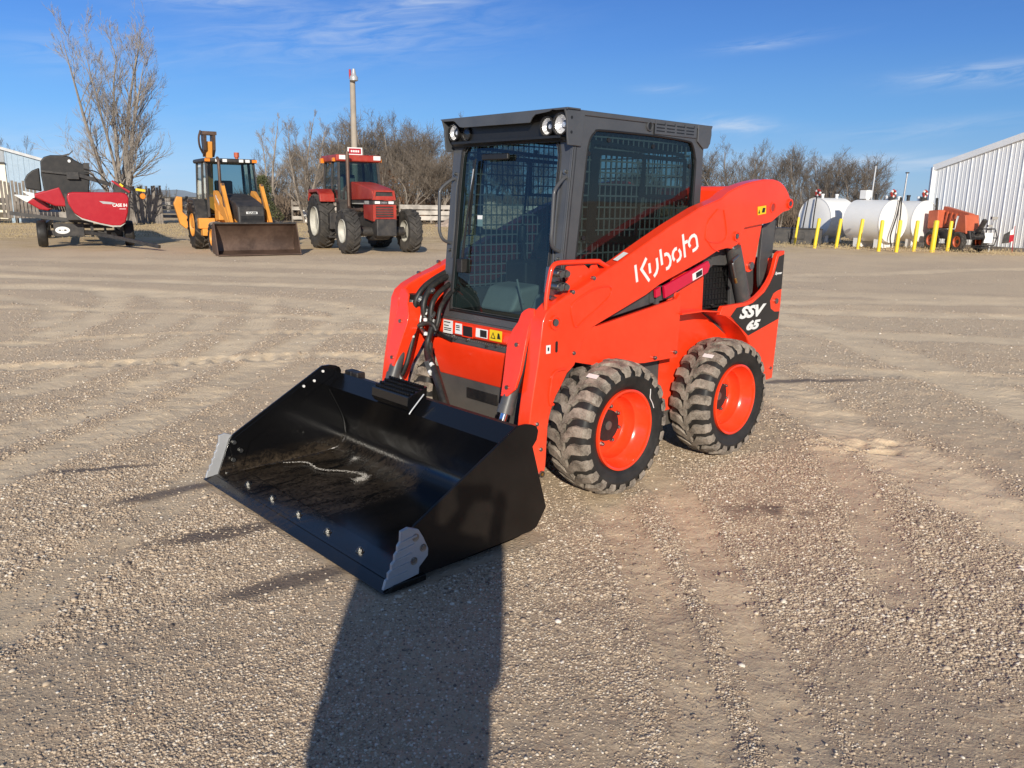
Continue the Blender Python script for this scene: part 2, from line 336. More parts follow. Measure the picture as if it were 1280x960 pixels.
# ---------------------------------------------------------------- ground
_lat=np.random.RandomState(3).rand(256,256)
def vnoise(x,y,s,o=0):
    x=x*s+o*17.3+500; y=y*s+o*9.1+500
    xi=np.floor(x).astype(int); yi=np.floor(y).astype(int); fx=x-xi; fy=y-yi; fx=fx*fx*(3-2*fx); fy=fy*fy*(3-2*fy)
    a=_lat[xi%256,yi%256]; b=_lat[(xi+1)%256,yi%256]; c=_lat[xi%256,(yi+1)%256]; d=_lat[(xi+1)%256,(yi+1)%256]
    return (a*(1-fx)+b*fx)*(1-fy)+(c*(1-fx)+d*fx)*fy-.5
TR=[ # wheel tracks: points, half width, strength, kind
 ([(-14,13.4),(-8.71,13.61),(-7.31,13.55),(-4.96,12.69),(-2.81,11.65),(-1.68,10.4),(-.78,9.51)],.38,.9,0),
 ([(-5.06,8.33),(-5.36,10.03),(-5.81,11.58),(-6.21,12.53),(-6.88,13.36)],.22,1,0),
 ([(-4.1,8.2),(-4.4,10.0),(-4.8,11.4),(-5.6,12.6)],.2,.5,0),
 ([(-7.5,7.4),(-5.49,8.2),(-4.73,8.65),(-3.98,8.93),(-2.43,9.24),(-1.3,9.3)],.13,.8,1),
 ([(-7,6.0),(-4.74,7.04),(-4.0,7.27),(-3.35,7.47),(-1.92,7.86),(-1.26,7.74),(-.4,7.3)],.15,.9,1),
 ([(-3.7,3.6),(-3.38,4.77),(-3.09,6.14),(-2.94,8.04),(-3.1,9.6),(-3.89,12.29)],.2,.8,0),
 ([(-3.1,3.3),(-2.8,4.63),(-2.47,6.18),(-2.26,8.56),(-2.2,10.35),(-2.49,11.51)],.2,.8,0),
 ([(-1.9,2.6),(-1.75,4.35),(-1.7,5.17),(-1.5,6.4),(-1.0,8)],.16,.5,0),
 ([(1.9,8.6),(2.26,6.92),(2.33,5.62),(2.45,4.88),(2.57,3.64)],.28,.9,0),
 ([(2,9.6),(3.42,9.89),(4.48,9.68),(6.16,9.27),(9,8.2)],.3,.6,0),
 ([(.35,4.9),(.51,3.98),(.61,2.87),(.56,1.6)],.11,.60,2),
 ([(.80,4.6),(.91,3.88),(.89,2.76),(.83,1.6)],.11,.60,2),
 ([(3.3,13),(3.83,10.96),(3.99,8.59),(4.04,5.94),(4,4)],.3,.7,0),
 ([(3,17),(6.35,17.92),(9.8,19.52),(13.91,21.42)],.35,.7,0),
 ([(-14,17.5),(-8,16.6),(-2,16.2),(3,15),(9,13.5)],.5,.5,0),
 ([(-12,19.6),(-6,18.6),(0,18.2),(6,17)],.6,.4,0),
 ([(1.6,3.0),(1.9,4.1),(2.05,4.9)],.13,.35,0),
 ([(-9,11.2),(-6,11.0),(-3.6,10.6),(-1.6,10.0)],.16,.7,0),
 ([(-10,15.4),(-5,14.6),(-1,13.6),(3,12.2),(8,11.6)],.30,.85,0),
 ([(-13,12.2),(-9.6,12.4),(-8,12.2),(-6.4,11.2),(-5.6,9.6)],.2,.7,0),
 ([(3,7.5),(5,7.1),(8,7.4)],.22,.6,0),
 ([(2.6,12.6),(6,13.2),(11,13)],.28,.7,0),
 ([(-4.6,5.4),(-3.9,6.2),(-3.6,8.4),(-3.9,10.2)],.16,.6,0),
]
def dist_track(x,y,pts):
    P=[np.array((p.x,p.y)) for p in smooth_path([(a,b,0) for a,b in pts],5)]
    best=np.full(x.shape,1e9); al=np.zeros(x.shape); L=0
    for i in range(len(P)-1):
        a,b=P[i],P[i+1]; d=b-a; l2=d@d; t=np.clip(((x-a[0])*d[0]+(y-a[1])*d[1])/l2,0,1)
        ds=np.hypot(x-a[0]-t*d[0],y-a[1]-t*d[1]); k=ds<best; best[k]=ds[k]; al[k]=(L+t*math.sqrt(l2))[k]; L+=math.sqrt(l2)
    return best,al
def ground_fn(x,y,full=True):
    """height, pale-track mask, damp mask, gravel amount"""
    r=np.hypot(x,y); near=np.clip(1-(r-5)/25,0.05,1)
    h=.05*vnoise(x,y,.35)*np.clip(r/4,0.2,1)+.018*vnoise(x,y,1.7,1)
    h+=near*(.010*vnoise(x,y,6,2)+.006*vnoise(x,y,19,3)+.0035*vnoise(x,y,47,4))
    tp=np.zeros(x.shape); la=np.zeros(x.shape); ag=np.zeros(x.shape)
    tan=np.zeros(x.shape); grv=np.clip(.5+1.4*vnoise(x,y,.8,5)+.8*vnoise(x,y,2.6,6),0,1)
    for pts,hw,st,kd in TR:
        xs=[p[0] for p in pts]; ys=[p[1] for p in pts]; k=(x>min(xs)-2)&(x<max(xs)+2)&(y>min(ys)-2)&(y<max(ys)+2)
        if not k.any(): continue
        d,al=dist_track(x[k],y[k],pts); wob=1+.5*vnoise(x[k],y[k],3,7)
        g=np.exp(-(d/(hw*wob))**6)*np.clip(.92+1.0*vnoise(x[k],y[k],1.3,12)+.7*vnoise(x[k],y[k],11,13),0.15,1); e=np.exp(-((d-hw*1.35)/(hw*.35))**2)
        tan[k]=np.maximum(tan[k],g*st*(.8+.8*vnoise(x[k],y[k],5,8)))
        hh=-.012*g*st+.010*e*st*(.6+vnoise(x[k],y[k],8,9))
        if kd in (0,2) and st>=.6:
            nw=(g>.25)&(d<hw*1.2)&(g>tp[k]); t_=tp[k]; t_[nw]=g[nw]; tp[k]=t_; t_=la[k]; t_[nw]=d[nw]; la[k]=t_; t_=ag[k]; t_[nw]=al[nw]; ag[k]=t_
        if kd==1: hh+=.016*g*np.sin(al*2*PI/.16+np.sign(vnoise(x[k],y[k],.1))*d*9)*(.7+vnoise(x[k],y[k],9,3))
        if kd==2: hh+=.004*g*np.sin(d*2*PI/.045)+.003*g*np.sin(al*2*PI/.05)
        h[k]+=hh; grv[k]=np.clip(grv[k]*(1-.85*g)+.5*e,0,1)
    dmp_shade=np.zeros(x.shape)
    for cx,cy,sx_,sy_,rt in ((-1.84,4.06,.25,.055,.74),(-1.37,3.53,.30,.07,.51),(-.90,3.06,.26,.06,.55),(2.6,7.0,.5,.06,.1),(-2.4,4.4,.3,.03,.4)):
        dx=(x-cx)*math.cos(rt)+(y-cy)*math.sin(rt); dy=-(x-cx)*math.sin(rt)+(y-cy)*math.cos(rt)
        dmp_shade=np.maximum(dmp_shade,np.exp(-((dx/sx_)**2+(dy/sy_)**2))*(1.7+1.4*vnoise(x,y,9,4)))
    q=np.exp(-(((x-1.42)/.30)**2+((y-3.95)/.12)**2)); dmp_shade=np.maximum(dmp_shade,q*np.clip(.35+3*vnoise(x,y,13,4),0,1))
    # dug-up patch right of the machine
    q=np.exp(-(((x-2.30)/.26)**2+((y-5.05)/.10)**2)); h+=q*(-.012+.03*vnoise(x,y,17,2)+.03*vnoise(x,y,37,3)); tan=np.maximum(tan,q*.7*(.8+1.2*vnoise(x,y,8,3)))
    q2=np.exp(-(((x-2.38)/.11)**2+((y-4.93)/.035)**2)); h-=.07*q2; dmp_shade=np.maximum(dmp_shade,q2*1.6)  # the mask also darkens this hole: shade painted into the soil colour
    for hx,hy in ((2.08,5.12),(2.52,5.10),(2.20,4.98)):
        q3=np.exp(-(((x-hx)/.035)**2+((y-hy)/.02)**2)); h-=.05*q3; dmp_shade=np.maximum(dmp_shade,q3*1.5)  # small pits get the same painted shade
    q=np.exp(-((np.hypot((x-2.30)/1.0,(y-5.05)/.45)-.34)/.07)**2); h+=.018*q*(.4+vnoise(x,y,14,2)*1.8)
    # flatten under the machine's wheels and bucket
    for cx,cy,rr in ((.47,5.04,.95),(-.7,3.9,1.0)):
        q=np.exp(-(np.hypot(x-cx,y-cy)/rr)**4); h*=1-.75*q
    h*=np.clip(1-(r-22)/20,.15,1) if full else 1
    if full=='prints': return tp,la,ag
    return h,np.clip(tan,0,1),np.clip(dmp_shade,0,1),grv
def grow(a,step,k,end):
    out=[a]
    while out[-1]<end: out.append(out[-1]+step); step*=k
    return out
xr=list(np.arange(0,3.4,.022)); xr+=grow(xr[-1]+.022,.024,1.024,2500); xs=np.array([-v for v in xr[:0:-1]]+xr)
yf=list(np.arange(1.0,6.6,.022)); yf+=grow(yf[-1]+.022,.023,1.0165,3000); yb=[-v for v in grow(0,.1,1.35,600)[::-1]]; yb=[v+1.0-.022 for v in yb]
ys=np.array(yb[:-1]+yf)
X,Y=np.meshgrid(xs,ys); Hh,TA,DA_SH,GR=ground_fn(X,Y)
nx,ny=len(xs),len(ys); co=np.stack([X.ravel(),Y.ravel(),Hh.ravel()],1).astype(np.float32)
me=bpy.data.meshes.new('ground'); me.vertices.add(nx*ny); me.vertices.foreach_set('co',co.ravel())
i=np.arange(nx*ny).reshape(ny,nx); q=np.stack([i[:-1,:-1],i[:-1,1:],i[1:,1:],i[1:,:-1]],-1).reshape(-1,4)
me.loops.add(len(q)*4); me.loops.foreach_set('vertex_index',q.ravel().astype(np.int32)); me.polygons.add(len(q))
me.polygons.foreach_set('loop_start',(np.arange(len(q))*4).astype(np.int32)); me.polygons.foreach_set('use_smooth',np.ones(len(q),bool)); me.update()
for nm,arr in (('track',TA),('damp_shade',DA_SH),('gravel',GR),*zip(('print_mask','print_across','print_along'),ground_fn(X,Y,'prints'))):
    at=me.attributes.new(nm,'FLOAT','POINT'); at.data.foreach_set('value',arr.ravel().astype(np.float32))
def ground_mat():
    m,nt,b=nmat('packed gravel ground'); v=coord(nt)
    def attr(n):
        a=nt.nodes.new('ShaderNodeAttribute'); a.attribute_name=n; return a.outputs['Fac']
    ge=nt.nodes.new('ShaderNodeNewGeometry'); ln=nt.nodes.new('ShaderNodeVectorMath'); ln.operation='LENGTH'; nt.links.new(ge.outputs['Position'],ln.inputs[0])
    sp=nt.nodes.new('ShaderNodeSeparateXYZ'); nt.links.new(ge.outputs['Position'],sp.inputs[0])
    n_big=noise(nt,v,.45,6,.6,.3); n_mid=noise(nt,v,2.2,6,.65); n_f=noise(nt,v,26,6,.7); n_g=noise(nt,v,110,3,.6)
    c=mixc(nt,ramp(nt,n_big,.3,.7),(.70,.48,.305),(.84,.615,.405))
    c=mixc(nt,mth(nt,'MULTIPLY',ramp(nt,n_mid,.4,.7),.5),c,(.62,.47,.31))
    n_s=noise(nt,v,8.5,8,.78); c=mixc(nt,mth(nt,'MULTIPLY',ramp(nt,n_s,.50,.60),.42),c,(.33,.235,.145)); c=mixc(nt,mth(nt,'MULTIPLY',ramp(nt,n_s,.44,.36),.5),c,(.85,.70,.50))
    c=mixc(nt,ramp(nt,n_f,.30,.72),mixc(nt,.30,c,(.26,.18,.105)),mixc(nt,.25,c,(.84,.68,.46)))
    # little stones seen as cells, darker joints between them
    def stones(scale,amt,col):
        vo=nt.nodes.new('ShaderNodeTexVoronoi'); vo.inputs['Scale'].default_value=scale; nt.links.new(v,vo.inputs['Vector'])
        hsv=nt.nodes.new('ShaderNodeSeparateColor'); nt.links.new(vo.outputs['Color'],hsv.inputs[0])
        pick=ramp(nt,hsv.outputs[0],.42,.75); ed=ramp(nt,vo.outputs['Distance'],.28,.62,(1,1,1),(0,0,0))
        return mth(nt,'MULTIPLY',mth(nt,'MULTIPLY',pick,ed),amt),vo.outputs['Distance'],hsv.outputs[1]
    gv=attr('gravel'); f1,d1,r1=stones(62,.75,0); f2,d2,r2=stones(135,.6,0)
    lim=mth(nt,'ADD',.35,mth(nt,'MULTIPLY',gv,.75))
    c=mixc(nt,mth(nt,'MULTIPLY',gv,.42),c,(.48,.34,.24))
    c=mixc(nt,mth(nt,'MULTIPLY',f2,lim),c,mixc(nt,r2,(.42,.32,.22),(.80,.67,.50)))
    c=mixc(nt,mth(nt,'MULTIPLY',f1,lim),c,mixc(nt,r1,(.46,.36,.25),(.84,.72,.56)))
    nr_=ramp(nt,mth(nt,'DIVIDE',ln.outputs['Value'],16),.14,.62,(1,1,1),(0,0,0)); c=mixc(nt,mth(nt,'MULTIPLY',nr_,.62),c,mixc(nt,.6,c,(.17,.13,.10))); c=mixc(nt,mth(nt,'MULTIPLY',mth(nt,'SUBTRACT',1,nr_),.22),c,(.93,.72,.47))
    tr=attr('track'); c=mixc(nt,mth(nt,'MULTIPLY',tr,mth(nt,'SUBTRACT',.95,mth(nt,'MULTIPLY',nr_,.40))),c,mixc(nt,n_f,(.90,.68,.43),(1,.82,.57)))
    # far yard: thin dry grass and dirt towards the fence line, fields beyond
    far=ramp(nt,mth(nt,'ADD',mth(nt,'DIVIDE',mth(nt,'ADD',sp.outputs[1],mth(nt,'MULTIPLY',sp.outputs[0],-.12)),60),mth(nt,'MULTIPLY',mth(nt,'SUBTRACT',n_big,.5),.16)),.385,.46)
    gr=mixc(nt,ramp(nt,noise(nt,v,1.1,8,.75),.35,.65),(.52,.36,.19),(.76,.58,.34))
    gr=mixc(nt,mth(nt,'MULTIPLY',ramp(nt,noise(nt,v,.25,5,.6),.45,.6),.5),gr,(.74,.57,.39))
    c=mixc(nt,far,c,gr)
    fld=ramp(nt,mth(nt,'DIVIDE',sp.outputs[1],200),.3,.45); c=mixc(nt,fld,c,(.20,.17,.10))
    dm_shade=attr('damp_shade'); c=mixc(nt,mth(nt,'MINIMUM',mth(nt,'MULTIPLY',dm_shade,.8),.85),c,(.14,.105,.085))  # darkens wet soil, and paints the shade inside the dug holes
    nt.links.new(c,b.inputs['Base Color']); nt.links.new(mth(nt,'SUBTRACT',.95,mth(nt,'MULTIPLY',dm_shade,.3)),b.inputs['Roughness']); b.inputs['Specular IOR Level'].default_value=.25
    h=mth(nt,'ADD',mth(nt,'MULTIPLY',n_f,.009),mth(nt,'MULTIPLY',n_g,.0022))
    h=mth(nt,'ADD',h,mth(nt,'MULTIPLY',mth(nt,'MULTIPLY',f1,lim),.012)); h=mth(nt,'ADD',h,mth(nt,'MULTIPLY',mth(nt,'MULTIPLY',f2,lim),.006))
    h=mth(nt,'ADD',h,mth(nt,'MULTIPLY',n_s,.02))
    h=mth(nt,'MULTIPLY',h,mth(nt,'SUBTRACT',1.1,mth(nt,'MULTIPLY',tr,.65)))
    la_=attr('print_across'); al_=attr('print_along'); pm_=attr('print_mask')
    rows=mth(nt,'SINE',mth(nt,'MULTIPLY',mth(nt,'ADD',la_,mth(nt,'MULTIPLY',n_mid,.01)),2*PI/.046)); lug_=mth(nt,'SINE',mth(nt,'MULTIPLY',mth(nt,'ADD',al_,mth(nt,'MULTIPLY',la_,.6)),2*PI/.085))
    pr_=mth(nt,'MULTIPLY',mth(nt,'ADD',ramp(nt,rows,.35,.65),mth(nt,'MULTIPLY',ramp(nt,lug_,.3,.6),.8)),mth(nt,'MULTIPLY',pm_,ramp(nt,n_big,.40,.58)))
    h=mth(nt,'ADD',h,mth(nt,'MULTIPLY',pr_,.0042))
    bump(nt,b,h,.5,1.0); return m
me.materials.append(ground_mat()); ground=bpy.data.objects.new('ground',me); C.objects.link(ground); ground['kind']='structure'

# loose stones: low polyhedra, densest close by and along the windrows
def stones(name,N,rng,rmin,rmax,smin,smax,pw,seed,thr=.0,dense=1.0):
    rs=np.random.RandomState(seed); th=rs.uniform(-.66,.66,N*4); rr=rmin*(rmax/rmin)**(rs.rand(N*4)**pw)
    x=rr*np.sin(th); y=rr*np.cos(th); h,ta,dm_shade,gv=ground_fn(x,y)
    k=rs.rand(N*4)<(gv**1.6*dense+.10)*(1-.8*ta)*(1-.92*np.clip(dm_shade*1.3,0,1)); x,y,h=x[k][:N],y[k][:N],h[k][:N]
    c_,s_=math.cos(3.8893),math.sin(3.8893); mx=(x-.4654)*c_+(y-5.0358)*s_; my=-(x-.4654)*s_+(y-5.0358)*c_
    inb=(mx>1.2)&(mx<2.16)&(np.abs(my)<.9); x,y,h=x[~inb],y[~inb],h[~inb]; N=len(x)
    # octahedron with two rings -> 10 verts
    base=[(0,0,.75)]+[(math.cos(t),math.sin(t),.28) for t in np.arange(5)*2*PI/5]+[(math.cos(t+.6),math.sin(t+.6),-.35) for t in np.arange(5)*2*PI/5]
    base=np.array(base); F=[(0,1+i,1+(i+1)%5) for i in range(5)]+[(1+i,6+i,1+(i+1)%5) for i in range(5)]+[(1+(i+1)%5,6+i,6+(i+1)%5) for i in range(5)]
    F=np.array(F); nv=len(base); sz=smin*(smax/smin)**(rs.rand(N)**2.2)
    jit=1+rs.uniform(-.32,.32,(N,nv,3)); P=base[None]*jit; P[:,:,0]*=rs.uniform(.8,1.5,(N,1)); P[:,:,2]*=rs.uniform(.65,1.15,(N,1))
    an=rs.rand(N)*2*PI; ca,sa=np.cos(an)[:,None],np.sin(an)[:,None]
    Q=np.stack([P[:,:,0]*ca-P[:,:,1]*sa,P[:,:,0]*sa+P[:,:,1]*ca,P[:,:,2]],-1)*sz[:,None,None]
    Q+=np.stack([x,y,h+sz*.12],-1)[:,None,:]
    me=bpy.data.meshes.new(name); me.vertices.add(N*nv); me.vertices.foreach_set('co',Q.ravel().astype(np.float32))
    T=(F[None]+(np.arange(N)*nv)[:,None,None]).reshape(-1,3); me.loops.add(T.size); me.loops.foreach_set('vertex_index',T.ravel().astype(np.int32))
    me.polygons.add(len(T)); me.polygons.foreach_set('loop_start',(np.arange(len(T))*3).astype(np.int32)); me.update(); me.materials.append(M['pebble'])
    o=bpy.data.objects.new(name,me); C.objects.link(o); return o
tag(stones('gravel',130000,None,1.5,5.2,.0020,.0056,1.0,21,dense=1.6),'fine gravel grains covering the foreground','gravel',kind='stuff')
tag(stones('gravel',120000,None,3.0,14,.0028,.0085,.95,11),'loose tan and grey gravel scattered over the yard','gravel',kind='stuff')
tag(stones('pebbles',5200,None,2.6,24,.005,.014,.75,12,dense=.8),'larger pale pebbles lying among the gravel','pebbles',kind='stuff')

# ---------------------------------------------------------------- wheels
def wheel(parent,c,side,Rr,W,rim_r,nl,style,mats,hub_r=.068,dish=.13,bolts=8,lug_h=.02,detail=True,rimpaint=None,rz=0):
    """c: centre of the tyre; side=+1 outer face towards +y. returns the tyre (part) with its sub-parts"""
    c=Vector(c); tire_m,tread_m,rim_m=mats; s=side
    Rb=Rr-lug_h; hw=W/2
    tm=MB(); prof=[(rim_r-.012,-hw*.72),(rim_r+.004,-hw*.80),(rim_r+(Rb-rim_r)*.35,-hw*.98),(rim_r+(Rb-rim_r)*.62,-hw*1.0),(Rb-.022,-hw*.94),(Rb-.006,-hw*.80),(Rb,-hw*.4),(Rb+.001,0),
        (Rb,hw*.4),(Rb-.006,hw*.80),(Rb-.022,hw*.94),(rim_r+(Rb-rim_r)*.62,hw*1.0),(rim_r+(Rb-rim_r)*.50,hw*1.0),(rim_r+(Rb-rim_r)*.48,hw*.985),(rim_r+(Rb-rim_r)*.35,hw*.98),(rim_r+.012,hw*.86),(rim_r+.004,hw*.80),(rim_r-.012,hw*.72)]
    tm.lathe(prof,c,'y',64 if detail else 36)
    tyre=tm.build('wheel',tire_m,parent,ang=50)
    lm=MB()
    def lug(path,wid,sg,a0,hgt=lug_h):
        # path: (arc length, y fraction, radial drop) from shoulder inwards
        def P(sv,yf,dr):
            y=sg*yf*hw; cr=Rb-.02*abs(yf)**4; r=cr+dr; t=a0+sv/Rr
            return c+Vector((r*math.cos(t),y,r*math.sin(t)))
        vs=[];n=len(path)
        for (sv,yf,hh) in path:
            for (o,lift) in ((-wid/2*1.12,-.006),(-wid/2*.86,hh),(wid/2*.86,hh),(wid/2*1.12,-.006)): vs.append(P(sv+o,yf,lift))
        fs=[]
        for i in range(n-1):
            for k in range(3): fs.append((i*4+k,i*4+k+1,i*4+4+k+1,i*4+4+k))
            fs.append((i*4+3,i*4,i*4+4,i*4+7))
        fs+=[(0,1,2,3),tuple((n-1)*4+k for k in (3,2,1,0))]
        lm.add(vs,fs)
    rnd=random.Random(5)
    if style=='skid':
        pitch=2*PI*Rr/nl
        for sg in (-1,1):
            for k in range(nl):
                a0=2*PI*(k+(.5 if sg>0 else 0))/nl
                lug([(0,1.03,-.030),(0,1.015,.004),(0,.93,lug_h*.8),(0,.55,lug_h),(-pitch*.10,.33,lug_h),(-pitch*.42,.16,lug_h),(-pitch*.48,-.06,lug_h*.98)],pitch*.60,sg,a0)
    elif style=='ag':
        pitch=2*PI*Rr/nl
        for sg in (-1,1):
            for k in range(nl):
                a0=2*PI*(k+(.5 if sg>0 else 0))/nl
                lug([(pitch*.55,1.03,-.05),(pitch*.5,1.0,lug_h*.5),(pitch*.38,.8,lug_h),(0,.4,lug_h),(-pitch*.36,-.03,lug_h)],pitch*.27,sg,a0)
    if lm.v: lm.build('tread',tread_m,tyre,ang=28)
    yo=s*hw
    rp=[(rim_r+.004,yo*.80),(rim_r+.004,yo*.93),(rim_r-.003,yo*.955),(rim_r-.010,yo*.92),(rim_r-.012,yo*.80),(rim_r-.024,yo*.66),(rim_r-.030,yo*.45),(rim_r-.046,yo*.33),(rim_r-.050,yo-s*dish*.9),(rim_r-.062,yo-s*dish),(rim_r*.42,yo-s*(dish-.006)),(rim_r*.40,yo-s*dish),(0.001,yo-s*dish)]
    rm=MB(); rm.lathe(rp,c,'y',64 if detail else 32)
    rm.lathe([(rim_r-.02,-yo*.8),(rim_r-.02,yo-s*dish)],c,'y',32)
    rm.build('rim',rim_m,tyre,ang=40)
    hm=MB(); hm.lathe([(hub_r,yo-s*dish-s*.002),(hub_r,yo-s*dish+s*.012),(hub_r*.9,yo-s*dish+s*.020),(hub_r*.35,yo-s*dish+s*.021),(hub_r*.33,yo-s*dish+s*.03),(.001,yo-s*dish+s*.032)],c,'y',32); hm.build('hub','grey' if detail else 'dkmetal',tyre)
    if detail:
        for k in range(bolts):
            t=2*PI*(k+.35)/bolts; rb=.106; p=c+Vector((rb*math.cos(t),yo-s*dish,rb*math.sin(t)))
            b=MB(); b.cyl(p,p+Vector((0,s*.008,0)),.014,16); b.cyl(p+Vector((0,s*.008,0)),p+Vector((0,s*.022,0)),.0115,6); b.cyl(p+Vector((0,s*.020,0)),p+Vector((0,s*.028,0)),.0055,8)
            b.build('lug_nut','zinc',tyre)
    return tyre

# ---------------------------------------------------------------- skid steer loader
TH=3.8893
L=empty('skid_steer_loader',(.4654,5.0358,0),TH,'orange skid steer loader with dark grey glazed cab and black bucket lowered onto the gravel','skid steer loader')
def left(off): return lambda u,v,w: (u0-u,off+w,v0+v)
def sidepl(x0,z0,y):            # text on the left side: reads towards -x
    return lambda u,v,w:(x0-u,y+w,z0+v)
def sidepl_rot(x0,z0,y,a):
    ca,sa=math.cos(a),math.sin(a)
    return lambda u,v,w:(x0-(u*ca-v*sa),y+w,z0+u*sa+v*ca)
def frontpl(y0,z0,x):           # text on a front face: reads towards +y
    return lambda u,v,w:(x+w,y0+u,z0+v)
# chassis: hull between the wheels, engine bay, belly
ch=MB(); ch.prism([(.80,.60),(.78,.25),(.70,.20),(-1.05,.20),(-1.12,.30),(-1.12,.88),(.80,.86)],-.50,.50)
ch.prism([(-.47,.86),(-.47,1.14),(-1.06,1.02),(-1.12,.86)],-.42,.42)
ch.box(.64,.66,-.5,.5,.5,.9)
chassis=ch.build('chassis','grey',L,bevel=.006)
b=MB(); b.box(.775,.800,-.22,.05,.40,.46); b.build('belly_opening','black',chassis)
for x in (-.5,.5):
    for s in (-1,1):
        a=MB(); a.cyl((x*1.06,s*.49,.367),(x*1.06,s*.66,.367),.085,24); a.build('axle_hub','black',chassis)
for x in (.53,-.53):
    for s in (1,-1): wheel(L,(x,s*.66,.367),s,.367,.262,.2165,23,'skid',('sidewall','tread','rim'),hub_r=.074,dish=.158)
q=MB(); q.tube(smooth_path([(.53+.235*math.cos(t),.7925,.367+.235*math.sin(t)) for t in (2.75,2.6,2.45)]+[(.53+.255*math.cos(2.36),.7925,.367+.255*math.sin(2.36)),(.53+.27*math.cos(2.30),.7925,.367+.27*math.sin(2.30))]),.0022,5)
q.build('chalk_mark','white',L)
# paper tags on the two near tyres
for x,th in ((.53,1.845),(-.53,1.76)):
    t=MB(); pts=[]
    for r in (.3695,.3705):
        for (da,y) in ((-.038,.675),(.038,.675),(.038,.745),(-.038,.745)):
            pts.append((x+r*math.cos(th-.85+da),y,.367+r*math.sin(th-.85+da)))
    t.add(pts,[(0,1,2,3),(4,5,6,7),(0,1,5,4),(1,2,6,5),(2,3,7,6),(3,0,4,7)]); t.build('paper_tag','white',L,smooth=False)
# side panels (lower orange body sides under the arms)
SP=[(.70,.93),(.627,.917),(-.06,1.012),(-.075,1.085),(-.112,1.113),(-.267,1.131),(-.285,1.125),(-.285,.930),(-.10,.930),(-.095,.664),(.209,.667),(.60,.70),(.789,.745)]
SPL=[(.70,.93),(.627,.917),(-.06,1.012),(-.09,1.04),(-.10,.925),(-.095,.664),(.209,.667),(.60,.70),(.789,.745)]
for s in (1,-1):
    p=MB(); p.prism(SPL,s*.612,s*.636); p.build('side_panel','orange',L,bevel=.004)
    # recessed rear part of the body behind the vertical crease
    p=MB(); p.prism([(-.06,1.0),(-.10,1.14),(-.40,1.17),(-.41,.905),(-.10,.905)],s*.555,s*.575); p.tube([(-.10,s*.60,.90),(-.085,s*.60,1.05),(-.11,s*.60,1.13)],.010,8)
    p.build('rear_body_panel','orange',L,bevel=.004)
# fenders over the rear wheels
FP=[(-.085,.926),(-.30,.926),(-.47,.908),(-.592,.857),(-.702,.797),(-.792,.726),(-.86,.62),(-.94,.50),(-1.0,.40)]
for s in (1,-1):
    f=MB(); n=len(FP); vs=[]
    for y in (s*.50,s*.657):
        vs+=[(x,y,z) for x,z in FP]+[(x-.003,y,z-.008) for x,z in FP]
    fs=[]
    for i in range(n-1):
        fs+=[(i,i+1,2*n+i+1,2*n+i),(n+i,3*n+i,3*n+i+1,n+i+1),(2*n+i,2*n+i+1,3*n+i+1,3*n+i),(i,n+i,n+i+1,i+1)]
    fs+=[(0,2*n,3*n,n)]
    f.add(vs,fs); f.build('fender','orange',L)
    w_=MB(); w_.prism([(-.10,.92),(-.47,.90),(-.80,.71),(-.98,.42),(-.98,.30),(-.10,.30)],s*.502,s*.506); w_.build('wheel_arch_panel','orange',L)
# rear side panels with model decal
RP=[(-.476,.884),(-.49,.915),(-.504,.935),(-.60,.938),(-.761,.939),(-.83,.950),(-.888,.973),(-.955,1.008),(-1.014,1.056),(-1.05,1.10),(-1.072,1.15),(-1.088,1.21),(-1.100,1.235),(-1.13,1.250),(-1.187,1.252),(-1.195,.905),(-1.168,.395),(-1.095,.390),(-1.0,.47),(-.90,.59),(-.81,.702),(-.792,.725),(-.702,.798),(-.592,.859)]
DC=[(-.593,.866),(-.655,.915),(-.768,.920),(-.84,.932),(-.90,.958),(-.975,.993),(-1.03,1.045),(-1.075,1.105),(-1.10,1.17),(-1.118,1.215),(-1.183,1.228),(-1.186,1.00),(-1.13,.990),(-1.086,.975),(-1.052,.93),(-1.069,.878),(-1.12,.853),(-1.182,.850),(-1.178,.800),(-.816,.722)]
for s in (1,-1):
    p=MB(); p.prism(RP,s*.630,s*.660); rp_=p.build('rear_side_panel','orange',L,bevel=.005)
    d=MB(); d.prism(DC,s*.6605,s*.6615); dc=d.build('decal','decal',rp_,smooth=False)
    if s>0:
        text_mb('SSV',.125,sidepl(-.692,.838,.6618),.30,.006,.0006,space=.92,fit=(.315,.080)).build('lettering','white',dc,smooth=False)
        text_mb('65',.098,sidepl(-.785,.757,.6618),.30,.006,.0006,fit=(.165,.064)).build('lettering','white',dc,smooth=False)
        text_mb('Zpower',.026,sidepl(-1.082,1.094,.6618),.3,.001,.0005,fit=(.09,.022)).build('lettering','white',dc,smooth=False)
    bl=MB(); bl.cyl((-1.125,s*.655,.924),(-1.125,s*.672,.924),.018,20); bl.build('pin','zinc',rp_)
    bl=MB(); bl.cyl((-1.13,s*.655,.47),(-1.13,s*.668,.47),.011,6); bl.build('bolt','zinc',rp_)
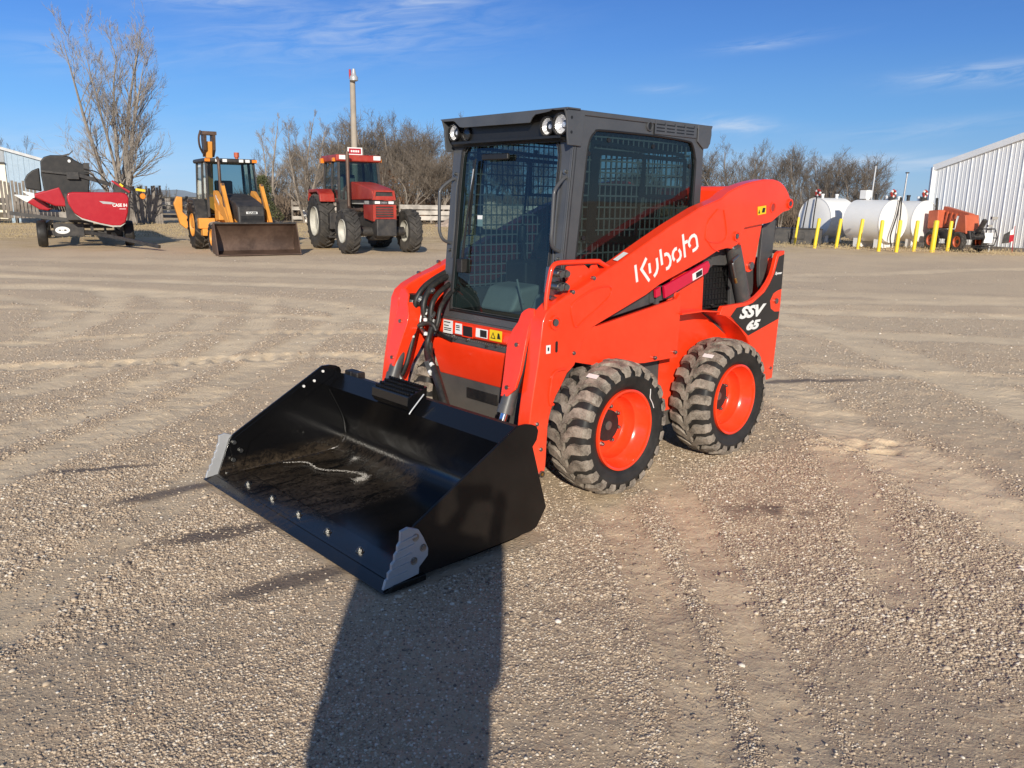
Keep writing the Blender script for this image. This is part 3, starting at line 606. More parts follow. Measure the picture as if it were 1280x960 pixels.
# rear door, tower and engine cover
t=MB(); t.box(-1.20,-1.14,-.60,.60,.42,1.20); t.build('rear_door','orange',L,bevel=.01)
for s in (1,-1):
    t=MB(); t.prism([(-.45,1.12),(-.44,1.21),(-.58,1.27),(-.69,1.30),(-.80,1.27),(-.84,.90),(-.78,.88),(-.755,1.165),(-.545,1.174)],s*.515,s*.54); t.box(-1.10,-.93,s*.44,s*.50,.88,1.15)
    t.build('tower_plate','grey',L,bevel=.003)
    g_=MB()
    g_.box(-.90,-.41,s*.498,s*.502,.90,1.18); scr=g_.build('side_grille','black',L)
    g_=MB()
    for i in range(14): x=-.43-i*.034; g_.box(x-.002,x+.002,s*.512,s*.515,.915,1.165)
    for i in range(8): z=.925+i*.034; g_.box(-.89,-.42,s*.5155,s*.518,z-.002,z+.002)
    g_.build('grille_wire','ink',scr)
    for x,z in ((-.42,.925),(-.60,.921),(-.75,.93),(-.425,1.10)):
        q=MB(); q.cyl((x,s*.515,z),(x,s*.53,z),.008,6); q.build('bolt','zinc',scr)
    # lift cylinder
    q=MB(); q.cyl((-.630,s*.585,1.34),(-.700,s*.585,1.26),.024,20); cyl_=q.build('lift_cylinder','chrome',L)
    q=MB(); q.cyl((-.685,s*.585,1.285),(-.870,s*.585,.90),.048,28); q.cyl((-.870,s*.585,.91),(-.90,s*.585,.84),.040,20); q.build('cylinder_barrel','grey',cyl_)
    q=MB(); q.tube(smooth_path([(-.652,s*.632,1.221),(-.612,s*.636,1.192),(-.632,s*.636,1.137),(-.662,s*.634,1.085)]),.0085,10); q.cyl((-.60,s*.636,1.20),(-.665,s*.636,1.235),.012,12); q.build('hydraulic_hose','zinc',cyl_)
    q=MB(); q.cyl((-.652,s*.634,1.098),(-.670,s*.634,1.068),.010,12); q.build('hose_fitting','brass',cyl_)
    # rear control links
    q=MB(); q.prism([(-1.045,1.41),(-1.20,1.45),(-1.195,1.21),(-1.175,1.077),(-1.13,1.01),(-1.096,.985),(-1.07,1.01),(-1.055,1.057),(-1.039,1.163),(-1.043,1.267)],s*.545,s*.57)
    q.build('rear_link','grey',L,bevel=.006)
    q=MB(); q.prism([(-1.21,1.42),(-1.33,1.50),(-1.31,1.313),(-1.271,1.234),(-1.243,1.154),(-1.155,.998),(-1.15,1.1),(-1.2,1.25)],s*.48,s*.51); q.cyl((-1.2,s*.50,1.24),(-1.2,s*.60,1.24),.012,8)
    q.build('rear_link_brace','dkmetal',L,bevel=.004)
# ---- loader arms
ARM=[(1.036,.975),(1.012,1.02),(.965,1.055),(.88,1.092),(.742,1.138),(.635,1.182),(.574,1.208),(.462,1.249),(.254,1.339),(.049,1.425),(-.207,1.521),(-.34,1.556),(-.428,1.578),(-.50,1.616),(-.603,1.65),(-.68,1.668),(-.754,1.682),(-.888,1.699),(-.996,1.701),(-1.05,1.695),(-1.088,1.685),(-1.13,1.668),(-1.162,1.647),(-1.195,1.62),(-1.216,1.595),(-1.243,1.578),(-1.255,1.555),(-1.249,1.528),(-1.232,1.512),(-1.21,1.507),(-1.151,1.498),(-1.12,1.485),(-1.076,1.465),(-1.015,1.436),(-.95,1.427),(-.891,1.422),(-.70,1.402),(-.668,1.355),(-.655,1.315),(-.627,1.298),(-.60,1.293),(-.578,1.278),(-.526,1.284),(-.425,1.271),(-.298,1.226),(.123,1.103),(.24,1.053),(.675,.914),(.71,.88),(.751,.838),(.80,.732),(.854,.695),(.901,.625),(.930,.590),(.945,.562),(.962,.52),(.973,.488),(.982,.44),(.985,.386),(.988,.33),(.989,.273),(.992,.235),(1.002,.195),(1.020,.178),(1.040,.180),(1.055,.20),(1.066,.25),(1.085,.33),(1.118,.43),(1.112,.50),(1.100,.58),(1.085,.665),(1.065,.77),(1.05,.87)]
def ridge(pts,s,y=.6515,r=.0042,parent=None):
    q=MB(); q.tube(smooth_path([(x,s*(y-.0015),z) for x,z in pts],5),r,6); return q.build('pressed_rib','orange',parent)
for s in (1,-1):
    a=MB(); a.prism(ARM,s*.648,s*.560); arm=a.build('loader_arm','orange',L,bevel=.009,seg=3)
    ridge([(.838,.997),(.835,1.043),(.773,1.079),(.674,1.113),(.571,1.122),(.538,1.104),(.557,1.064),(.648,1.008),(.737,.961),(.805,.93),(.838,.997)],s,parent=arm)
    ridge([(-.39,1.515),(-.335,1.475),(-.296,1.438),(-.282,1.371),(-.296,1.337),(-.382,1.322),(-.467,1.327),(-.5,1.361),(-.485,1.429),(-.452,1.51)],s,parent=arm)
    ridge([(-.282,1.355),(-.36,1.29),(-.43,1.268)],s,parent=arm,r=.003)
    ridge([(.869,.722),(.929,.722),(.964,.70),(.972,.66),(.981,.60),(.975,.555),(.95,.552)],s,parent=arm,r=.007)
    def boss(x,z,r,h=.012,m='orange',pin='zinc'):
        q=MB(); q.lathe([(r,0),(r,s*h),(r*.72,s*h),(r*.70,s*h*.3),(.001,s*h*.3)],(x,s*.646,z),'y',28); bo=q.build('pivot_boss',m,arm,ang=30)
        q=MB(); q.cyl((x,s*.646,z),(x,s*(.648+h*.9),z),r*.5,18); q.build('pivot_pin',pin,bo)
    boss(.955,.967,.036); boss(-1.215,1.553,.030); boss(-.609,1.355,.030); boss(1.026,.200,.018,m='zinc',pin='brass')
    q=MB(); q.lathe([(.034,0),(.034,s*.004),(.027,s*.004),(.026,-s*.002),(.001,-s*.002)],(-1.011,s*.648,1.527),'y',24); q.build('lifting_hole','orange',arm)
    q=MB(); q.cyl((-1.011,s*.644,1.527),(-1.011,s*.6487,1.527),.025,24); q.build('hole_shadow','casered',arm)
    q=MB()
    for i in range(17):
        t=PI*i/16; q.v.append((.939-.009*math.cos(t),s*.6492,.864+.009*math.sin(t)))
    for i in range(17):
        t=PI+PI*i/16; q.v.append((.939-.009*math.cos(t),s*.6492,.824+.009*math.sin(t)))
    q.f.append(tuple(range(34))); q.build('slot','ink',arm)
    for x,z in ((.811,.797),(.13,.69),(-.06,.70),(.678,1.169),(.83,1.108),(1.063,.468),(1.032,.331)):
        q=MB(); q.cyl((x,s*.634,z),(x,s*.6515,z),.011,16); q.cyl((x,s*.6515,z),(x,s*.657,z),.0075,6); q.build('bolt','zinc',arm)
    # triangular link plate hanging from the arm
    q=MB(); q.prism([(-.70,1.41),(-.954,1.43),(-.90,1.175),(-.893,1.150),(-.879,1.134),(-.855,1.125),(-.833,1.123),(-.808,1.13),(-.786,1.149),(-.735,1.27),(-.69,1.33)],s*.598,s*.616)
    ln=q.build('link_plate','orange',arm,bevel=.003)
    q=MB(); q.cyl((-.845,s*.60,1.165),(-.845,s*.632,1.165),.024,20); q.build('pivot_pin','zinc',ln)
    # crimson arm stop stowed under the arm
    q=MB(); q.prism([(.073,1.092),(-.346,1.215),(-.366,1.188),(-.348,1.148),(-.33,1.140),(-.194,1.100),(.056,1.022)],s*.640,s*.622); q.prism([(.148,1.075),(.106,1.09),(.100,1.041),(.141,1.030)],s*.640,s*.622)
    st=q.build('arm_stop','crimson',arm,bevel=.003)
    if s>0:
        q=MB(); q.prism([(-.188,1.146),(-.284,1.176),(-.291,1.134),(-.196,1.106)],.6402,.6412); q.build('warning_sticker','white',st,smooth=False)
        q=MB(); q.prism([(-.222,1.150),(-.280,1.168),(-.286,1.138),(-.228,1.120)],.6414,.642); q.build('sticker_print','ink',st,smooth=False)
# grey brace seen through the gap below the left arm
for s in (1,-1):
    q=MB(); q.prism([(.65,.925),(.09,1.09),(-.18,1.08),(-.07,1.02)],s*.585,s*.60); q.box(.085,.115,s*.60,s*.618,.99,1.09); q.box(.12,.16,s*.60,s*.612,1.0,1.07); q.build('body_brace','grey',L)
# arm lettering (separate thin strokes)
la=[o for o in L.children if o.name.startswith('loader_arm')][0]
pl=lambda x,z,w:(x,.6500+w,z)
strokes=[[(.354,1.222),(.331,1.130)],[(.262,1.255),(.301,1.197),(.226,1.130)],[(.236,1.226),(.222,1.172)],[(.173,1.252),(.162,1.215),(.160,1.195),(.168,1.172),(.188,1.152)],
 [(.145,1.298),(.120,1.212)],[(.106,1.266),(.090,1.271),(.072,1.268),(.054,1.252),(.045,1.232),(.048,1.210),(.062,1.194),(.083,1.189)],
 [(.008,1.233),(.022,1.245),(.029,1.262),(.026,1.280),(.012,1.294),(-.006,1.299)],[(-.024,1.292),(-.042,1.275),(-.047,1.257),(-.040,1.241),(-.026,1.232),(-.012,1.226)],
 [(-.054,1.376),(-.089,1.246)],[(-.062,1.324),(-.104,1.337)],
 [(-.134,1.305),(-.120,1.315),(-.116,1.332),(-.126,1.352),(-.142,1.364),(-.163,1.369),(-.180,1.361),(-.190,1.345),(-.205,1.299)],[(-.203,1.303),(-.185,1.290),(-.157,1.280)]]
lt=MB()
for i,p in enumerate(strokes): ribbon(p,.0185,pl,lt,lift=.0002*i)
lt.build('lettering','white',la,smooth=False)
q=MB(); q.prism([(-.824,1.531),(-.922,1.540),(-.928,1.490),(-.832,1.480)],.6502,.6512); st=q.build('warning_sticker','yellowlabel',la,smooth=False)
q=MB(); q.prism([(-.835,1.49),(-.845,1.515),(-.856,1.49)],.6513,.6517); q.prism([(-.875,1.495),(-.885,1.525),(-.915,1.525),(-.910,1.497)],.6513,.6517); q.build('sticker_print','ink',st,smooth=False)
q=MB(); q.prism([(1.014,.859),(.983,.859),(.983,.817),(1.013,.817)],.6502,.651); st=q.build('small_sticker','white',la,smooth=False)
q=MB(); q.prism([(1.004,.848),(.993,.848),(.993,.83),(1.003,.83)],.6511,.6515); q.build('sticker_print','ink',st,smooth=False)
q=MB(); q.add([(.490,.64,1.248),(.405,.64,1.285),(.395,.60,1.290),(.480,.60,1.252)],[(0,1,2,3)]); q.build('small_sticker','white',la,smooth=False)
# cross tubes between arms
q=MB(); q.cyl((-.76,-.56,1.60),(-.76,.56,1.60),.055,24); q.prism([(-.62,1.53),(-.80,1.56),(-.80,1.63),(-.66,1.63)],-.56,.56); q.build('arm_cross_tube','orange',L,bevel=.004)
q=MB(); q.box(.985,1.03,-.56,.56,.335,.40); q.build('lower_cross_tube','grey',L,bevel=.004)
# tilt cylinders with covers at the arm fronts
CV=[(.480,1.0),(.497,1.017),(.524,1.03),(.563,1.03),(.575,1.0),(.554,.94),(.559,.86),(.567,.727),(.559,.637),(.516,.597),(.47,.592),(.453,.708),(.431,.839),(.433,.883),(.446,.916),(.472,.957)]
for s in (1,-1):
    q=MB(); n=len(CV)
    def xo(z): return 1.071+(.849-z)*.30
    vs=[(xo(z),s*y,z) for y,z in CV]+[(xo(z)-.012,s*y,z) for y,z in CV]
    q.add(vs,[tuple(range(n)),tuple(range(2*n-1,n-1,-1))]+[(i,(i+1)%n,n+(i+1)%n,n+i) for i in range(n)])
    cv=q.build('cylinder_cover','orange',L,bevel=.004)
    q=MB(); q.tube([(xo(.98)-.012,s*.566,.985),(xo(.85)-.012,s*.552,.85),(xo(.72)-.012,s*.558,.72),(xo(.645)-.012,s*.548,.645)],.010,8); q.build('cover_flange','orange',cv)
    inn_=[(.472,.957),(.446,.916),(.433,.883),(.431,.839),(.440,.78),(.453,.708),(.462,.65),(.47,.592)]
    q=MB(); m_=len(inn_); q.v=[(xo(z)-.002,s*y,z) for y,z in inn_]+[(xo(z)-.085,s*y,z) for y,z in inn_]+[(xo(z)-.002,s*(y+.004),z) for y,z in inn_]+[(xo(z)-.085,s*(y+.004),z) for y,z in inn_]
    q.f=[f for i in range(m_-1) for f in ((i,i+1,m_+i+1,m_+i),(2*m_+i,3*m_+i,3*m_+i+1,2*m_+i+1),(m_+i,m_+i+1,3*m_+i+1,3*m_+i))]; q.build('cover_side','orange',cv)
    for y,z in ((.502,.849),(.502,.640)):
        q=MB(); q.cyl((xo(z)-.002,s*(y-.0),z),(xo(z)+.007,s*y,z),.011,14); q.build('bolt','zinc',cv)
    q=MB(); q.cyl((.975,s*.50,.96),(1.135,s*.495,.52),.038,26); q.cyl((1.127,s*.495,.545),(1.141,s*.495,.505),.043,26); tc=q.build('tilt_cylinder','grey',L)
    q=MB(); q.cyl((1.135,s*.495,.52),(1.195,s*.49,.36),.021,20); q.build('cylinder_rod','chrome',tc)
    q=MB(); q.box(.94,.99,s*.455,s*.555,.90,1.0); q.build('cylinder_bracket','black',tc,bevel=.004)
    q=MB(); q.lathe([(.034,0),(.034,-s*.014),(.022,-s*.018),(.010,-s*.018),(.009,-s*.01),(.001,-s*.01)],(.955,s*.462,.967),'y',24); q.build('pivot_pin','zinc',tc)
# ---- front cowl under the door
q=MB(); q.prism([(.70,.855),(.80,.848),(.833,.832),(.842,.775),(.82,.765),(.70,.765)],-.478,.46); cowl=q.build('front_cowl','orange',L,bevel=.016,seg=3)
q=MB(); q.box(.74,.862,-.44,.45,.748,.764); q.prism([(.862,.764),(.862,.735),(.872,.735),(.872,.768)],-.27,.40); q.build('step_ledge','grey',cowl,bevel=.004)
q=MB()
for i in range(46):
    y=-.43+i*.0195; q.obox((.873,y,.768),(.014,.009,.010),(0,0,.4))
q.build('grip_teeth','grey',cowl,smooth=False)
q=MB(); q.prism([(.80,.745),(.865,.742),(.868,.70),(.800,.512),(.785,.505),(.76,.53)],-.475,.475); q.build('lower_front_panel','orange',L,bevel=.006)
def stk(y0,y1,z0,z1,mat,parent,x=.8405,sk=.0):
    q=MB(); q.add([(x,y0,z0),(x,y1,z0),(x-.003,y1-sk,z1),(x-.003,y0-sk,z1)],[(0,1,2,3)]); return q.build('warning_sticker',mat,parent,smooth=False)
s1=stk(-.385,-.295,.775,.853,'white',cowl,.8445)
for i,(z,wd) in enumerate(((.842,.06),(.822,.045),(.806,.07),(.795,.065))):
    q=MB(); q.box(.8452,.8458,-.375,-.375+wd,z-.003,z+.002); q.build('sticker_print','ink',s1,smooth=False)
s2=stk(-.272,-.205,.783,.845,'white',cowl,.8445)
for z in (.832,.822,.808): 
    q=MB(); q.box(.8452,.8458,-.262,-.228,z-.003,z+.002); q.build('sticker_print','ink',s2,smooth=False)
s3=stk(-.203,-.108,.775,.843,'ink',cowl,.8445)
q=MB(); q.ring([(-.206,.773),(-.105,.773),(-.105,.846),(-.206,.846)],[(-.198,.779),(-.113,.779),(-.113,.838),(-.198,.838)],.8450,.8456,'x'); q.build('sticker_border','orange',s3,smooth=False)
s4=stk(-.085,.018,.788,.838,'white',cowl,.8445); q=MB(); q.box(.8452,.8458,-.045,.012,.793,.833); q.build('sticker_print','ink',s4,smooth=False)
s5=stk(.035,.138,.785,.845,'yellowlabel',cowl,.8445)
q=MB(); q.prism([(.045,.797),(.066,.833),(.087,.797)],.8452,.8458,'x'); q.prism([(.100,.80),(.106,.833),(.118,.83),(.128,.80)],.8452,.8458,'x'); q.build('sticker_print','ink',s5,smooth=False)
q=MB(); q.prism([(.054,.802),(.066,.823),(.078,.802)],.8459,.8463,'x'); q.build('sticker_print','yellowlabel',s5,smooth=False)
for y,z in ((-.26,.765),(-.23,.757),(-.12,.765),(.05,.755),(.13,.765)):
    q=MB(); q.cyl((.86,y,z+.006),(.885,y,z+.002),.009,8); q.build('bolt','zinc',cowl)
# ---- cab
xf=lambda z:.866-.1*z
cab=MB()
win_side=[(.661,1.06),(.644,1.233),(.600,1.60),(.579,1.781),(.570,1.83),(.552,1.872),(.525,1.896),(.493,1.909),(.25,1.911),(.044,1.910),(-.15,1.905),(-.296,1.897),(-.332,1.885),(-.356,1.851),(-.372,1.81),(-.380,1.765),(-.378,1.515),(-.378,1.05),(-.35,1.02),(.62,1.02)]
out_side=[(.775,.88),(.665,1.985),(.60,1.995),(-.44,1.985),(-.44,.88)]
for s in (1,-1): cab.ring(out_side,win_side,s*.462,s*.482)
# front frame on the raked plane
fo=[(-.482,.845),(.482,.845),(.482,1.96),(-.482,1.96)]
fi=[(-.395,.905),(.380,.905),(.392,.93),(.395,1.2),(.398,1.72),(.392,1.80),(.375,1.845),(.34,1.862),(-.30,1.872),(-.345,1.862),(-.378,1.83),(-.400,1.78),(-.400,1.3),(-.402,.93)]
k0=len(cab.v); cab.ring(fo,fi,0,.03,'x')
for i in range(k0,len(cab.v)):
    x,y,z=cab.v[i]; cab.v[i]=(xf(z)-x,y,z)
cab.box(-.452,-.44,-.48,.48,.88,1.12); cab.box(-.452,-.44,-.48,-.40,1.12,1.98); cab.box(-.452,-.44,.40,.48,1.12,1.98); cab.box(-.452,-.44,-.40,.40,1.85,1.98)
cab_o=cab.build('cab','cab',L,bevel=.007,seg=3)
# deep corner fillets of the front posts
for s in (1,-1):
    q=MB(); q.tube([(xf(.92)-.016,s*.466,.92),(xf(1.4)-.016,s*.466,1.4),(xf(1.86)-.016,s*.466,1.86)],.0175,14); q.build('corner_post','cab',cab_o)
q=MB(); q.box(-.51,.69,-.49,.49,1.972,1.998); q.prism([(.66,1.998),(.69,1.998),(.70,1.86),(.67,1.86)],-.48,.48); roof=q.build('roof','cab',cab_o,bevel=.005)
# visor plate with cut corners for the lamps
vz=[(-.508,2.000),(.508,2.000),(.508,1.990),(.43,1.990),(.405,1.994),(.381,1.986),(.285,1.978),(.262,1.965),(.243,1.940),(-.300,1.944),(-.330,1.948),(-.350,1.962),(-.375,1.980),(-.391,1.984),(-.476,1.986),(-.495,1.990)]
q=MB(); q.prism(vz,.755,.763,'x'); q.box(.66,.757,-.505,.505,1.993,2.001); q.build('visor','cab',roof,bevel=.002)
q=MB(); q.box(.66,.705,-.47,.47,1.845,1.975); q.prism([(.70,1.845),(.735,1.86),(.735,1.872),(.70,1.868)],-.44,.44); q.build('lamp_recess','ink',roof)
for s in (1,-1):
    q=MB(); q.prism([(.615,1.996),(.765,1.996),(.748,1.945),(.742,1.86),(.735,1.822),(.640,1.820),(.632,1.84)],s*.484,s*.496); q.build('side_bracket','cab',roof,bevel=.004)
    for z in (1.955,1.885):
        q=MB(); q.cyl((.715,s*.49,z),(.715,s*.4968,z),.008,12); q.build('bolt','ink',roof)
    q=MB(); q.prism([(-.37,1.996),(-.515,1.998),(-.505,1.976),(-.508,1.945),(-.498,1.895),(-.478,1.867),(-.430,1.862),(-.37,1.90)],s*.484,s*.494); q.build('side_bracket','cab',roof,bevel=.004)
    # louvre panel
    q=MB(); q.box(-.362,.040,s*.4835,s*.489,1.918,1.991); lv=q.build('louvre_panel','cab',roof,bevel=.003)
    q=MB()
    for i in range(4):
        x1=.022-i*.093
        for z in (1.972,1.954,1.937): q.box(x1-.074,x1,s*.4892,s*.4902,z-.0032,z+.0032)
        q.box(x1-.076,x1-.071,s*.4892,s*.4905,1.968,1.985)
    q.box(.0385,.0405,s*.4835,s*.4905,1.917,1.992)
    q.build('louvre_slot','ink',lv,smooth=False)
    for x,z in ((.081,1.956),(-.398,1.955)):
        q=MB(); q.lathe([(.027,0),(.025,s*.008),(.021,s*.009),(.018,-s*.002),(.001,-s*.002)],(x,s*.484,z),'y',20); h_=q.build('lamp_hole','cab',roof)
        q=MB(); q.cyl((x,s*.482,z),(x,s*.4855,z),.019,18); q.build('hole_dark','ink',h_)
# work lamps
def lamp(y,z,r,x=.722):
    q=MB(); q.lathe([(r*.45,-.055),(r*.9,-.035),(r*1.16,0),(r*1.18,.012),(r*1.02,.014),(r,.004)],(x,y,z),'x',32); h=q.build('work_lamp','black',cab_o)
    q=MB(); q.lathe([(r*.15,-.032),(r*.5,-.024),(r*.8,-.012),(r*.97,.001)],(x,y,z),'x',32); q.lathe([(.001,-.016),(r*.28,-.016),(r*.3,-.03)],(x,y,z),'x',16); q.build('reflector','reflector',h)
    q=MB(); q.lathe([(.0005,.012),(r*.5,.0105),(r*.85,.0075),(r,.004)],(x,y,z),'x',32); q.build('lens','lens',h)
lamp(.440,1.925,.047,.730); lamp(.335,1.920,.042,.722); lamp(-.425,1.925,.042,.722); lamp(-.335,1.915,.036,.705)
# dark panes and seals
def pane(loop,y,mat='glass',nm='side_window',parent=cab_o):
    q=MB(); q.add([(x,y,z) for x,z in loop],[tuple(range(len(loop)))]); return q.build(nm,mat,parent,smooth=False)
gx=sum(p[0] for p in win_side)/len(win_side); gz=sum(p[1] for p in win_side)/len(win_side)
for s in (1,-1):
    gl=pane([(gx+(x-gx)*1.005,gz+(z-gz)*1.005) for x,z in win_side],s*.470)
    q=MB(); q.tube(smooth_path([(x,s*.479,z) for x,z in win_side]+[(win_side[0][0],s*.479,win_side[0][1])],3),.0065,8); q.build('window_seal','ink',gl)
    # sliding sash frames behind the pane
    q=MB(); q.ring([(.515,1.80),(.545,1.34),(.125,1.32),(.075,1.80)],[(.455,1.78),(.478,1.385),(.465,1.372),(.150,1.360),(.135,1.372),(.098,1.77),(.110,1.785),(.44,1.79)],s*.461,s*.466)
    q.ring([(.52,1.862),(.53,1.79),(-.30,1.78),(-.29,1.83)],[(.50,1.84),(.505,1.82),(-.28,1.80),(-.27,1.812)],s*.456,s*.460)
    q.ring([(.085,1.80),(.095,1.58),(-.33,1.56),(-.32,1.80)],[(.06,1.785),(.062,1.60),(.045,1.59),(.02,1.595),(-.285,1.59),(-.30,1.60),(-.29,1.78)],s*.454,s*.459)
    q.box(.085,.13,s*.452,s*.46,1.03,1.34)
    q.build('window_sash','ink',gl,bevel=.002)
    for x,z in ((.40,1.865),(.02,1.853),(.555,1.79),(-.335,1.76),(.575,1.36)):
        q=MB(); q.cyl((x,s*.460,z),(x,s*.474,z),.0125,14); q.build('window_fastener','ink',gl)
    # pressed steel guard with square holes
    q=MB()
    for i in range(22):
        x=.60-i*.0445; q.box(x-.0038,x+.0038,s*.438,s*.441,1.02,1.90)
    for i in range(15):
        z=1.035+i*.0605; q.box(-.37,.62,s*.4412,s*.444,z-.0042,z+.0042)
    q.build('window_guard','mesh',cab_o,smooth=False)
q=MB()
for i in range(17):
    y=-.36+i*.045; q.box(-.436,-.433,y-.0038,y+.0038,1.13,1.85)
for i in range(12): z=1.16+i*.06; q.box(-.4325,-.4295,-.40,.40,z-.0042,z+.0042)
q.build('window_guard','mesh',cab_o,smooth=False)
q=MB(); q.add([(-.446,-.4,1.12),(-.446,.4,1.12),(-.446,.4,1.85),(-.446,-.4,1.85)],[(0,1,2,3)]); q.build('rear_window','glass',cab_o,smooth=False)
# door glass with black border
q=MB(); q.add([(xf(z)-.012,y,z) for y,z in fi],[tuple(range(len(fi)))]); door=q.build('door_glass','glass',cab_o,smooth=False)
q=MB(); pp=[(xf(z)+.001,y*.998,z) for y,z in fi]; q.tube(smooth_path(pp+[pp[0]],3),.008,8); q.build('window_seal','ink',door)
q=MB(); pp=[(xf(z)+.001,y*.965,1.39+(z-1.39)*.972) for y,z in fi]; q.tube(smooth_path(pp+[pp[0]],3),.0018,6); q.build('door_trim','grey',door)
q=MB(); q.tube([(xf(1.775)+.016,-.255,1.775),(xf(1.50)+.018,-.285,1.50),(xf(1.22)+.016,-.31,1.22)],[.004,.006,.008],8); q.obox((xf(1.6)+.012,-.275,1.56),(.010,.014,.42),(0,-.1,.0)); wp=q.build('wiper','ink',door)
q=MB(); q.tube([(xf(1.70)+.02,-.262,1.72),(xf(1.50)+.022,-.300,1.40)],.0035,8); q.build('wiper_arm','galv',wp)
q=MB(); q.box(xf(1.2)-.03,xf(1.2)+.03,-.345,-.295,1.13,1.21); q.build('wiper_motor','black',wp,bevel=.006)
q=MB(); q.box(.706,.710,-.232,-.190,1.40,1.462); q.build('door_sticker','white',door,smooth=False)
q=MB(); q.box(xf(1.76)+.0,xf(1.76)+.022,-.20,.02,1.765,1.80); q.build('door_latch','ink',door,bevel=.008)
for s in (1,-1):
    q=MB(); q.tube(smooth_path([(xf(1.66)-.004,s*.452,1.668),(xf(1.65)+.03,s*.458,1.655),(.792,s*.468,1.605),(.802,s*.468,1.55),(.806,s*.466,1.42),(.806,s*.463,1.36),(.785,s*.456,1.315),(xf(1.29)-.004,s*.450,1.293)],4),.0095,12)
    hd=q.build('grab_handle','cab',cab_o)
    for z in (1.695,1.255):
        q=MB(); q.cyl((xf(z)-.005,s*.448,z),(xf(z)+.010,s*.448,z),.011,12); q.cyl((xf(z)+.010,s*.448,z),(xf(z)+.016,s*.448,z),.007,6); q.build('bolt','zinc',hd)
    q=MB(); q.tube(smooth_path([(xf(1.66)-.002,s*.415,1.70),(xf(1.5),s*.418,1.60),(xf(1.4)+.002,s*.414,1.45),(xf(1.3)+.002,s*.416,1.33),(xf(1.2)+.002,s*.425,1.21)],4),.0055,8); q.build('post_moulding','cab',cab_o)
# cab interior
q=MB(); q.prism([(-.36,1.02),(-.40,1.62),(-.33,1.66),(-.24,1.60),(-.19,1.10)],-.22,.22); q.prism([(-.28,.98),(-.26,1.12),(.16,1.15),(.22,1.10),(.20,.98)],-.24,.24); seat=q.build('seat','seat',cab_o,bevel=.035,seg=3)
q=MB(); q.box(-.38,.30,-.44,-.25,.90,1.18); q.box(-.38,.30,.25,.44,.90,1.18); q.box(-.40,.72,-.45,.45,.865,.90); q.build('cab_console','black',cab_o,bevel=.02)
q=MB(); q.box(-.42,-.41,-.44,.44,.88,1.12); q.box(-.42,.66,-.44,.44,1.915,1.935); q.build('cab_lining','black',cab_o)
for s in (1,-1):
    q=MB(); q.tube(smooth_path([(.22,s*.34,1.16),(.235,s*.34,1.24),(.25,s*.335,1.30)]),[.014]*13,10); q.lathe([(.001,-.05),(.022,-.04),(.026,0),(.022,.05),(.001,.06)],(.255,s*.335,1.345),'z',14); q.build('joystick','black',cab_o)
q=MB(); q.tube(smooth_path([(-.38,.27,1.42),(-.1,.27,1.44),(.16,.26,1.34),(.24,.20,1.24),(.25,0,1.21),(.24,-.20,1.24),(.16,-.26,1.34),(-.1,-.27,1.44),(-.38,-.27,1.42)]),.022,10); q.build('safety_bar','black',cab_o)
q=MB(); q.prism([(.30,.90),(.34,1.06),(.52,1.04),(.60,.90)],-.36,-.06); q.build('floor_heater','smoke',cab_o,bevel=.03)
q=MB(); q.prism([(.35,.90),(.37,1.03),(.50,1.02),(.56,.90)],.04,.30); q.build('pedal_box','smoke',cab_o,bevel=.02)
q=MB(); q.tube(smooth_path([(.56,-.05,1.10),(.58,.0,1.02),(.60,.05,.97)]),.006,8); q.build('seat_belt_stalk','smoke',cab_o)
q=MB(); q.box(-.42,-.415,-.30,-.02,1.15,1.36); q.build('red_cover','casered',cab_o)
# ---- couplers and guard beside the left front post
q=MB(); q.tube(smooth_path([(.992,.618,1.00),(.985,.618,1.10),(.965,.618,1.20),(.950,.618,1.235),(.915,.618,1.252),(.80,.618,1.253),(.625,.618,1.250),(.60,.618,1.243),(.53,.618,1.213)],4),.0125,12)
gb=q.build('coupler_guard','orange',L)
q=MB(); q.prism([(.834,1.236),(.71,1.240),(.66,1.208),(.645,1.232),(.61,1.236),(.585,1.20),(.69,1.15),(.827,1.075)],.592,.604); q.build('guard_plate','orange',gb,bevel=.003)
q=MB(); q.prism([(.925,1.235),(.842,1.240),(.842,1.09),(.90,1.065),(.94,1.10)],.545,.575); cb_=q.build('coupler_block','zinc',gb,bevel=.008)
for z in (1.205,1.140):
    for x in (.905,.865):
        q=MB(); q.cyl((x,.57,z),(x+.012,.640,z-.004),.020,18); q.cyl((x+.012,.640,z-.004),(x+.014,.655,z-.005),.016,18); q.build('hydraulic_coupler','zinc',cb_)
q=MB()
for i in range(5): q.cyl((.935-.018*i,.576,1.085-.004*i),(.938-.018*i,.61,1.080-.004*i),.010,10)
q.build('hose_fitting','zinc',cb_)
# ---- hoses at the right-hand arm
def hose(pts,r,m='rubber',nm='hydraulic_hose',par=L):
    q=MB(); q.tube(smooth_path(pts,6),r,10); return q.build(nm,m,par)
hose([(.70,-.50,1.13),(.84,-.47,1.085),(.93,-.46,1.04),(.98,-.46,.98),(.99,-.47,.92)],.018); hose([(.70,-.47,1.11),(.86,-.44,1.06),(.94,-.42,1.00),(.97,-.41,.93),(.96,-.41,.86)],.018)
hose([(.70,-.45,1.07),(.84,-.41,1.02),(.92,-.385,.96),(.94,-.38,.88),(.935,-.38,.82)],.016); hose([(.70,-.42,1.04),(.80,-.39,.99),(.88,-.36,.93),(.91,-.35,.85),(.93,-.36,.78)],.014)
hose([(.97,-.46,.90),(1.00,-.455,.80),(1.03,-.455,.70),(1.06,-.46,.60),(1.08,-.48,.53)],.015)
hose([(.99,-.44,.82),(.96,-.40,.84),(.95,-.35,.835),(.94,-.33,.80)],.015)
